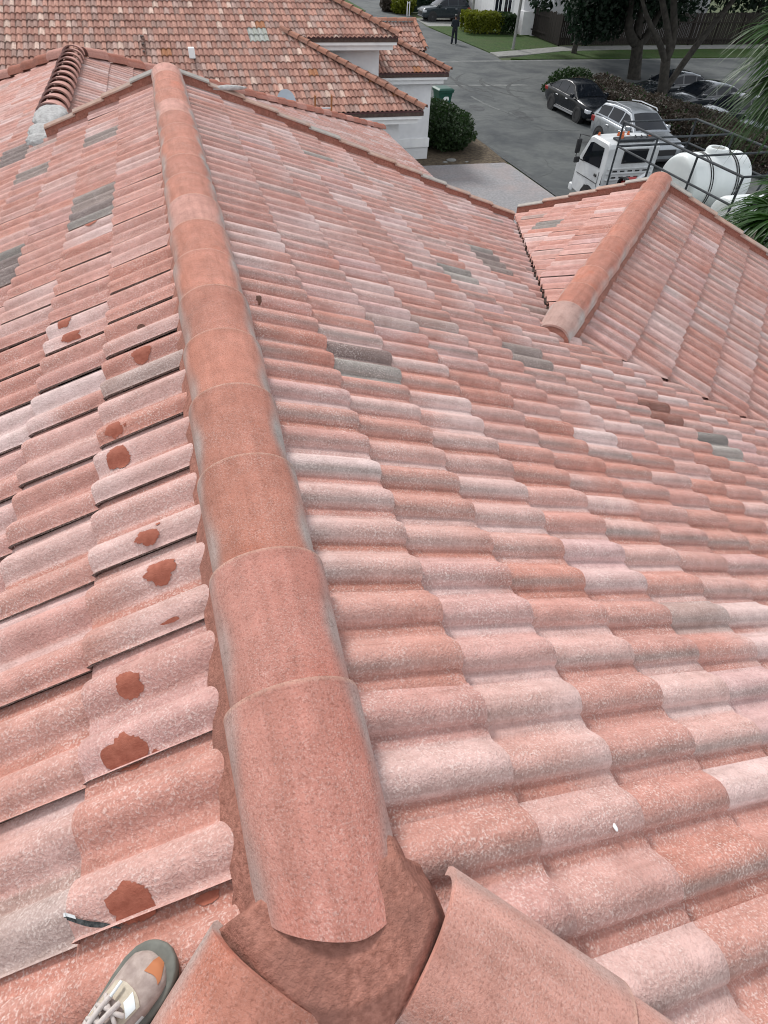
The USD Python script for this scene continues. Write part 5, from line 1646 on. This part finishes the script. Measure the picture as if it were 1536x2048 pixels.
CAR = {
    "suv": dict(L=4.55, W=1.84, r=0.36, fx=0.90, rx=3.58, sill=0.26,
                st=[(0.0, 0.66, 0.40, 0.70), (0.06, 0.78, 0.30, 0.86), (0.30, 0.88, 0.26, 0.96), (0.9, 0.915, 0.26, 1.02), (1.30, 0.92, 0.26, 1.07), (2.4, 0.92, 0.26, 1.10), (3.6, 0.915, 0.26, 1.14), (4.2, 0.89, 0.30, 1.14), (4.48, 0.82, 0.38, 1.10), (4.55, 0.74, 0.45, 0.95)],
                gh=[(1.18, 1.06), (2.02, 1.58), (2.5, 1.645), (3.2, 1.645), (4.0, 1.56), (4.42, 1.12)], roofw=0.62, beltw=0.87,
                side=[(1.50, 2.34), (2.42, 3.26), (3.34, 4.08)]),
    "sedan": dict(L=4.62, W=1.79, r=0.33, fx=0.92, rx=3.60, sill=0.22,
                  st=[(0.0, 0.62, 0.34, 0.60), (0.06, 0.76, 0.26, 0.72), (0.35, 0.86, 0.22, 0.80), (0.95, 0.89, 0.22, 0.88), (1.35, 0.895, 0.22, 0.93), (2.4, 0.895, 0.22, 0.95), (3.6, 0.89, 0.22, 0.99), (4.2, 0.87, 0.26, 1.00), (4.55, 0.80, 0.34, 0.97), (4.62, 0.72, 0.42, 0.85)],
                  gh=[(1.22, 0.92), (2.05, 1.36), (2.5, 1.43), (3.0, 1.42), (3.45, 1.33), (4.15, 1.00)], roofw=0.58, beltw=0.83,
                  side=[(1.62, 2.36), (2.44, 3.18), (3.24, 3.62)])}


def car(name, label, pos, heading, kind, paint, cat_="car", rails=False, group=None, dark_roof=None):
    c = CAR[kind]
    g = thing(name, label, cat_, pos, heading, group)
    L = c["L"]
    ox = L / 2                       # x forward, front at +L/2
    secs = []
    for (x, w, zb, zt) in c["st"]:
        X = ox - x
        zm = zb + (zt - zb) * 0.45
        half = [(0, zb), (w * 0.86, zb), (w * 0.97, zb + 0.10), (w, zm), (w * 0.985, zt - 0.14), (w * 0.93, zt - 0.035), (w * 0.80, zt), (w * 0.4, zt + 0.022), (0, zt + 0.028)]
        pts = half + [(-a, b) for a, b in half[-2:0:-1]]
        secs.append([(X, a, b) for a, b in pts])
    part(g, "body", loft(np.array(secs)), M[paint], smooth=50)
    # cabin: sections across the car following the roof line
    gh = c["gh"]
    xs = np.array([ox - x for x, z in gh])
    zs = np.array([z for x, z in gh])
    beltz = np.interp([x for x, z in gh], [s[0] for s in c["st"]], [s[3] for s in c["st"]]) - 0.02
    secs = []
    for X, zt, zb in zip(xs, zs, beltz):
        f = np.clip((zt - zb) / 0.5, 0, 1)
        wt = c["beltw"] + (c["roofw"] - c["beltw"]) * f
        zt = max(zt, zb + 0.01)
        h = zt - zb
        half = [(0, zb), (c["beltw"], zb), (c["beltw"] + (wt - c["beltw"]) * 0.55, zb + h * 0.52), (wt + 0.04, zb + h * 0.90), (wt - 0.03, zt), (wt * 0.5, zt + 0.022), (0, zt + 0.028)]
        pts = half + [(-a, b) for a, b in half[-2:0:-1]]
        secs.append([(X, a, b) for a, b in pts])
    S = np.array(secs)
    part(g, "cabin", loft(S), M[dark_roof or paint], smooth=35)

    def cab_pt(x, v, side):
        """x = distance from the front, v 0 belt .. 1 roof edge on the flank"""
        X = ox - x
        q = [np.interp(-X, -S[:, 0, 0], S[:, j, k]) for j, k in ((1, 1), (1, 2), (2, 1), (2, 2), (3, 1), (3, 2))]
        if v < 0.52 / 0.9:
            t = v / (0.52 / 0.9)
            y, z = q[0] + (q[2] - q[0]) * t, q[1] + (q[3] - q[1]) * t
        else:
            t = (v - 0.52 / 0.9) / (1 - 0.52 / 0.9)
            y, z = q[2] + (q[4] - q[2]) * t, q[3] + (q[5] - q[3]) * t
        return np.array([X, side * (y + 0.006), z])
    for side in (-1, 1):
        for k, (xa, xb) in enumerate(c["side"]):
            n = 7
            rows = []
            for v in np.linspace(0.12, 0.90, 5):
                row = []
                for t in np.linspace(0, 1, n):
                    xx = xa + (xb - xa) * t
                    # keep the pane under the roof line
                    zt = np.interp(xx, [p[0] for p in gh], zs) - np.interp(xx, [p[0] for p in gh], beltz)
                    row.append(cab_pt(xx, v, side))
                rows.append(row)
            pane = grid(np.array(rows))
            if pane.face_normals[:, 1].mean() * side < 0:
                pane.invert()
            part(g, "side_window", pane, M["glass"], smooth=True)
    for nm, (i0, i1), m0, m1 in (("windscreen", (0, 1), 0.10, 0.93), ("rear_window", (len(gh) - 2, len(gh) - 1), 0.10, 0.80)):
        rows = []
        for t in np.linspace(m0, m1, 5):
            a = S[i0] + (S[i1] - S[i0]) * t
            wv = a[4, 1] - 0.05
            zz = a[6, 2]
            row = [(a[0, 0], yy * wv, zz + 0.006 - 0.028 * abs(yy) ** 2) for yy in np.linspace(-1, 1, 9)]
            rows.append(row)
        pane = grid(np.array(rows))
        if pane.face_normals[:, 2].mean() < 0:
            pane.invert()
        pane.apply_translation([0.008 if i0 == 0 else -0.008, 0, 0.008])
        part(g, nm, pane, M["glass"], smooth=True)
    r = c["r"]
    for x in (c["fx"], c["rx"]):
        for side in (-1, 1):
            wy = np.interp(x, [s[0] for s in c["st"]], [s[1] for s in c["st"]])
            part(g, "wheel_arch", xf(cyl([0, 0, 0], [0, side * 0.30, 0], r * 1.17, 26), t=[ox - x, side * (wy - 0.295), r]), M["black"], smooth=40)
            wheel(g, ox - x, side * (wy - 0.085), r, 0.21, side)
    zt = c["st"][1][3]
    for side in (-1, 1):
        part(g, "headlight", rounded([ox - 0.42, side * 0.50, zt - 0.20], [ox - 0.035, side * (c["st"][2][1] - 0.01), zt - 0.05], 0.03), M["headlamp"], smooth=40)
        part(g, "tail_light", rounded([-ox + 0.03, side * 0.46, 0.80 if kind == "suv" else 0.74], [-ox + 0.36, side * (c["st"][-2][1] + 0.055), 1.02 if kind == "suv" else 0.90], 0.03), M["tail"], smooth=40)
        part(g, "wing_mirror", rounded([ox - 1.66, side * 0.88, c["st"][4][3] - 0.02], [ox - 1.44, side * 1.04, c["st"][4][3] + 0.15], 0.04), M[paint], smooth=40)
        for x in (2.1, 3.1):
            part(g, "door_handle", rounded([ox - x - 0.10, side * 0.895, c["st"][5][3] - 0.20], [ox - x + 0.10, side * 0.945, c["st"][5][3] - 0.165], 0.012, 1), M["rim"], smooth=40)
        part(g, "sill_trim", box([ox - c["rx"] + r * 1.2, side * (c["W"] / 2 - 0.02), c["sill"] + 0.01], [ox - c["fx"] - r * 1.2, side * (c["W"] / 2 + 0.012), c["sill"] + 0.09]), M["rim"] if kind == "sedan" else M["black"])
        if rails:
            part(g, "roof_rail", tube([[ox - 2.05, side * 0.63, 1.60], [ox - 2.2, side * 0.64, 1.685], [ox - 3.3, side * 0.64, 1.70], [ox - 3.95, side * 0.62, 1.62]], 0.022, 8), M["rim"], smooth=40)
    part(g, "grille", rounded([ox - 0.06, -0.50, zt - 0.36], [ox + 0.012, 0.50, zt - 0.14], 0.02), M["black"], smooth=40)
    part(g, "number_plate", box([-ox - 0.012, -0.16, 0.62], [-ox + 0.03, 0.16, 0.76]), M["white"])
    part(g, "bumper", rounded([ox - 0.30, -0.74, c["sill"] + 0.02], [ox + 0.02, 0.74, c["sill"] + 0.13], 0.04), M["black"], smooth=40)
    return g


SOUTH, WEST = -math.pi / 2, math.pi
car("parked_car", "black saloon with pale reflections in its side windows parked in front of the silver car", (19.95, 31.65, 0), SOUTH, "sedan", "paint_black")
car("parked_car", "silver sport utility car with roof rails parked beside the truck", (18.82, 25.0, 0), SOUTH, "suv", "paint_silver", rails=True, dark_roof=None)
car("parked_car", "charcoal sport utility car parked on the pale driveway behind the person", (25.25, 65.75, 0), WEST, "suv", "paint_dark")
car("parked_car", "black car beyond the dry hedge, half hidden by the grey-barked tree", (26.9, 33.75, 0), WEST, "sedan", "paint_gloss")
car("parked_car", "dark grey saloon beyond the hedge just right of the grey-barked tree", (26.9, 31.0, 0), WEST, "sedan", "paint_gloss")
car("parked_car", "black car beyond the hedge, third from the far end of its row", (26.6, 28.1, 0), WEST, "sedan", "paint_gloss")
car("parked_car", "charcoal saloon beyond the hedge nearest the palm fronds", (26.5, 25.3, 0), WEST, "sedan", "paint_dark")
car("parked_car", "black car beyond the hedge showing only its roof behind the palm", (31.2, 29.2, 0), WEST, "sedan", "paint_black")


def truck():
    g = thing("truck", "white cab-over flatbed truck with amber roof lamps parked behind the right-hand roof", "truck", (13.86, 18.15, 0))
    # local: y forward (cab), x right; cab rear wall at y = 0
    W, T0, T1 = 0.93, 0.80, 2.27
    pr = [(0.0, T0), (0.0, 2.12), (0.06, 2.22), (0.20, T1), (1.05, T1 + 0.01), (1.20, 2.21), (1.62, 1.50), (1.70, 1.30), (1.72, 0.55), (1.10, 0.50), (0.95, 0.85), (0.35, 0.85), (0.25, T0)]
    secs = []
    for x, sc in ((-W, 0.93), (-W + 0.05, 0.985), (-W * 0.6, 1.0), (0, 1.003), (W * 0.6, 1.0), (W - 0.05, 0.985), (W, 0.93)):
        secs.append([(x, 0.85 + (y - 0.85) * (0.5 + 0.5 * sc), 1.3 + (z - 1.3) * (sc if z > 1.6 else 1.0)) for y, z in pr])
    from shapely.geometry import Polygon as PG
    m = grid(np.array(secs), closed=True)
    ends = []
    for s in (secs[0], secs[-1]):
        v2, f2 = trimesh.creation.triangulate_polygon(PG([(b, c) for a, b, c in s]), engine="earcut")
        ends.append(trimesh.Trimesh(np.c_[np.full(len(v2), s[0][0]), v2], f2, process=False))
    cab = cat([m] + ends)
    cab.merge_vertices()
    cab.fix_normals()
    part(g, "cab", cab, M["paint_white"], smooth=30)
    part(g, "rear_window", rounded([-0.36, -0.030, 1.72], [0.48, 0.02, 2.06], 0.014), M["glass"], smooth=40)
    part(g, "rear_window_seal", rounded([-0.39, -0.018, 1.69], [0.51, 0.02, 2.09], 0.012), M["black"], smooth=40)
    for z in (1.20, 1.38, 1.52):
        part(g, "rear_rib", rounded([-0.84, -0.022, z], [0.84, 0.02, z + 0.05], 0.012, 1), M["paint_white"], smooth=40)
    for z in (1.27, 1.45):
        for k in range(5):
            part(g, "rear_vent", box([-0.62 + 0.28 * k, -0.012, z], [-0.46 + 0.28 * k, 0.01, z + 0.04]), M["black"])
    win = [(0.30, 1.50), (0.30, 2.07), (0.95, 2.09), (1.12, 2.04), (1.38, 1.52), (1.34, 1.46)]
    for s in (-1, 1):
        def flank(poly, d):
            e = extrude([(a, b) for a, b in poly], 0, 0.012)
            v = np.asarray(e.vertices)
            e.vertices = np.c_[s * (W + d - v[:, 2] - 0.04 * np.clip((v[:, 1] - 1.6) / 0.8, 0, 1) * 0), v[:, 0], v[:, 1]]
            e.fix_normals()
            return e
        part(g, "door_window", flank(win, 0.012), M["glass"])
        part(g, "door_seam", cat([cyl([s * (W + 0.004), 0.26, 1.40], [s * (W + 0.004), 0.26, 0.95], 0.008, 6), cyl([s * (W + 0.004), 0.26, 1.05], [s * (W + 0.004), 1.55, 1.05], 0.012, 6)]), M["black"])
        part(g, "door_handle", rounded([s * (W - 0.01), 0.36, 1.22], [s * (W + 0.03), 0.50, 1.30], 0.012, 1), M["black"], smooth=40)
        part(g, "mirror", cat([tube([[s * W, 1.30, 1.45], [s * (W + 0.24), 1.45, 1.55], [s * (W + 0.24), 1.47, 2.20], [s * W, 1.25, 2.18]], 0.018, 8), rounded([s * (W + 0.15), 1.40, 1.66], [s * (W + 0.33), 1.47, 2.08], 0.03), rounded([s * (W + 0.10), 1.38, 1.38], [s * (W + 0.30), 1.46, 1.56], 0.03)]), M["black"], smooth=40)
        part(g, "grab_bar", tube([[s * (W + 0.01), 0.06, 1.1], [s * (W + 0.05), -0.02, 1.1], [s * (W + 0.05), -0.02, 1.45]], 0.016, 6), M["black"], smooth=40)
        part(g, "headlight", rounded([s * 0.55, 1.66, 0.70], [s * 0.86, 1.745, 0.90], 0.03), M["headlamp"], smooth=40)
        for (y, wd) in ((0.66, 0.24), (-2.6, 0.42)):
            part(g, "wheel_arch", xf(cyl([0, 0, 0], [s * 0.30, 0, 0], 0.47, 24), t=[s * (W - 0.296), y, 0.42]), M["black"], smooth=40)
            r = 0.39
            a = np.linspace(0, 2 * np.pi, 28, endpoint=False)
            rows = [np.stack([np.full_like(a, o), q * np.cos(a), q * np.sin(a)], 1) for q, o in [(r * 0.55, -wd / 2), (r * 0.93, -wd / 2), (r, -wd * 0.35), (r, wd * 0.35), (r * 0.93, wd / 2), (r * 0.55, wd / 2), (r * 0.55, -wd / 2)]]
            t = grid(np.stack(rows), closed=True)
            t.fix_normals()
            wp = part(g, "wheel", xf(t, t=[s * (W - wd / 2 + 0.01), y, r]), M["tyre"], smooth=40)
            part(wp, "rim", xf(cyl([s * (wd / 2 - 0.06), 0, 0], [s * (wd / 2 - 0.03), 0, 0], r * 0.56, 20), t=[s * (W - wd / 2 + 0.01), y, r]), M["paint_white"], smooth=40)
    wsx = []
    for t in np.linspace(0.06, 0.94, 4):
        y, z = 1.215 + (1.615 - 1.215) * t + 0.022, 2.19 + (1.51 - 2.19) * t + 0.014
        wsx.append([(x, y + 0.01 * (1 - (x / 0.8) ** 2), z) for x in np.linspace(-0.80, 0.80, 9)])
    ws = grid(np.array(wsx))
    if ws.face_normals[:, 1].mean() < 0:
        ws.invert()
    part(g, "windscreen", ws, M["glass"], smooth=True)
    part(g, "front_bumper", rounded([-0.95, 1.62, 0.42], [0.95, 1.86, 0.66], 0.05), M["paint_white"], smooth=40)
    part(g, "roof_rack_board", rounded([-0.62, 0.10, T1 + 0.005], [0.78, 0.46, T1 + 0.07], 0.015, 1), M["steel"], smooth=40)
    for (x, y, s) in ((-0.42, 0.30, 1.0), (-0.80, 0.98, 0.5), (-0.20, 0.80, 0.6), (0.0, 0.85, 0.6), (0.2, 0.86, 0.6), (0.70, 0.40, 0.8)):
        part(g, "roof_lamp", cat([cyl([x, y, T1], [x, y, T1 + 0.05 * s], 0.09 * s, 12), cyl([x, y, T1 + 0.05 * s], [x, y, T1 + 0.17 * s], 0.075 * s, 12, 0.055 * s)]), M["amber"], smooth=40)
    for k in range(3):
        part(g, "roof_clamp", tube([[0.0 + 0.22 * k, 0.2, T1 + 0.08], [0.06 + 0.22 * k, 0.3, T1 + 0.13], [0.16 + 0.22 * k, 0.36, T1 + 0.08]], 0.014, 6), M["hose"], smooth=40)
    part(g, "chassis", cat([box([-0.40, -6.1, 0.58], [-0.26, 1.5, 0.78]), box([0.26, -6.1, 0.58], [0.40, 1.5, 0.78]), box([-0.5, 0.2, 0.45], [0.5, 1.4, 0.9])]), M["steel"])
    part(g, "flatbed", rounded([-1.08, -6.2, 0.84], [1.14, -0.22, 0.98], 0.02), M["steel"], smooth=40)
    for x in (-1.05, 1.11):
        part(g, "side_rail", box([x - 0.03, -6.2, 0.98], [x + 0.03, -0.22, 1.06]), M["steel"])
    # pipe rack over the bed
    XL, XR, ZT, ZL = -1.0, 1.56, 2.95, 2.31
    ys = [-0.42, -2.13, -3.88, -5.6]
    for x in (XL, XR):
        part(g, "rack_rail", cyl([x, ys[0] + 0.02, ZT], [x, ys[-1] - 0.02, ZT], 0.031, 8), M["steel"], smooth=40)
        part(g, "rack_rail", cyl([x, ys[0] + 0.02, ZL], [x, ys[-1] - 0.02, ZL], 0.029, 8), M["steel"], smooth=40)
    for y in ys:
        part(g, "rack_bar", cyl([XL, y, ZT], [XR, y, ZT], 0.027, 8), M["steel"], smooth=40)
        for x in (XL, XR):
            xb = x if x < 0 else 1.10
            part(g, "rack_post", tube([[x, y, ZT], [x, y, ZL], [xb + 0.0, y, 1.0]], 0.030, 8), M["steel"], smooth=40)
    part(g, "rack_bar", cyl([XL, ys[0], ZL], [XR, ys[0], ZL], 0.034, 8), M["steel"], smooth=40)
    # engine and reel in front of the tank
    part(g, "pump_engine", cat([rounded([-0.55, -0.85, 1.0], [-0.1, -0.45, 1.35], 0.05), cyl([-0.5, -0.65, 1.38], [-0.15, -0.65, 1.38], 0.11, 14)]), M["red"], smooth=40)
    part(g, "engine_exhaust", cat([cyl([-0.2, -0.75, 1.42], [0.2, -0.62, 1.55], 0.06, 12)]), M["alu"], smooth=40)
    a = np.linspace(0, 6 * np.pi, 90)
    part(g, "hose_reel", tube(np.c_[-0.62 + 0.05 * a / 6, -0.65 + 0.22 * np.cos(a), 1.25 + 0.22 * np.sin(a)], 0.03, 6), M["hose"], smooth=40)


truck()


def tank(name, label, loc, R, Lh, lid=True, strapx=(-0.42, 0.42), n=44):
    """horizontal poly tank, axis along x"""
    g = thing(name, label, "tank", loc)
    pr = [(-Lh, 0.0), (-Lh - 0.02, R * 0.30), (-Lh - 0.01, R * 0.62), (-Lh + 0.015, R * 0.86), (-Lh + 0.06, R * 0.955), (-Lh + 0.14, R)]
    pr += [(-Lh * 0.36, R), (-Lh * 0.33, R * 0.975), (-Lh * 0.24, R * 0.975), (-Lh * 0.21, R), (Lh * 0.40, R), (Lh * 0.43, R * 0.975), (Lh * 0.52, R * 0.975), (Lh * 0.55, R)]
    pr += [(Lh - 0.14, R), (Lh - 0.06, R * 0.955), (Lh - 0.015, R * 0.86), (Lh + 0.01, R * 0.62), (Lh + 0.02, R * 0.30), (Lh, 0.0)]
    a = np.linspace(0, 2 * np.pi, n, endpoint=False)
    rows = [np.stack([np.full(n, x), max(q, 1e-3) * np.cos(a), max(q, 1e-3) * np.sin(a)], 1) for x, q in pr]
    m = grid(np.stack(rows), closed=True)
    m.fix_normals()
    if m.volume < 0:
        m.invert()
    part(g, "shell", m, M["poly"], smooth=50)
    for f in strapx:
        aa = np.linspace(-0.25 * np.pi, 1.25 * np.pi, 40)
        part(g, "strap", cat([tube(np.c_[np.full(40, Lh * f + d), (R + 0.006) * np.cos(aa), (R + 0.006) * np.sin(aa)], 0.014, 6) for d in (0.0, 0.07)]), M["hose"], smooth=True)
    if lid:
        cx = Lh * 0.08
        p = [(0.30, -0.10), (0.30, 0.05), (0.26, 0.11), (0.20, 0.11), (0.19, 0.06)]
        rows = [np.stack([cx + q * np.cos(a), q * np.sin(a), np.full(n, R + z)], 1) for q, z in p]
        t = grid(np.stack(rows), closed=True)
        t.fix_normals()
        part(g, "filler_neck", t, M["poly"], smooth=40)
        part(g, "lid", cyl([cx, 0, R + 0.05], [cx, 0, R + 0.085], 0.19, 28), M["concrete"], smooth=40)
        part(g, "breather", cyl([cx + 0.40, 0, R - 0.02], [cx + 0.40, 0, R + 0.05], 0.035, 10), M["hose"], smooth=40)
    for x in (-Lh * 0.6, Lh * 0.6):
        part(g, "cradle", box([x - 0.09, -R * 0.75, -R - 0.32 if R > 0.5 else -R - 0.40], [x + 0.09, R * 0.75, -R * 0.72]), M["steel"])
    return g


tank("water_tank", "big white plastic water tank strapped across the truck bed", (13.98, 14.95, 2.06), 0.76, 1.0)
tank("water_tank", "smaller white tank low at the rear of the truck bed behind the palm fronds", (13.75, 13.05, 1.86), 0.48, 0.62, lid=False, strapx=(0.3,))
tv = thing("spray_gun", "small black spray valve with a pale lance hanging on the rack post", "spray gun", (12.92, 14.3, 2.05))
part(tv, "valve_body", cat([rounded([-0.05, -0.06, -0.07], [0.05, 0.06, 0.07], 0.03), cyl([0, 0, -0.02], [0, -0.05, -0.2], 0.025, 8)]), M["hose"], smooth=40)
part(tv, "lance", cyl([0, 0.05, 0.05], [-0.04, 0.42, 0.16], 0.012, 8), M["white"], smooth=40)
hs = np.linspace(0, 1, 30)
tv = thing("hose_coil", "loops of black hose and fittings on the rear of the truck bed", "hose", (13.6, 12.6, 1.9))
for k in range(3):
    a = np.linspace(0, 2 * np.pi, 30)
    part(tv, "loop", tube(np.c_[0.30 * np.cos(a) + 0.1 * k, 0.05 * k + 0.05 * np.sin(2 * a), 0.22 * np.sin(a) + 0.15], 0.022, 6), M["hose"], smooth=True)
part(tv, "fitting", rounded([-0.1, -0.1, -0.1], [0.15, 0.1, 0.08], 0.03), M["alu"], smooth=40)
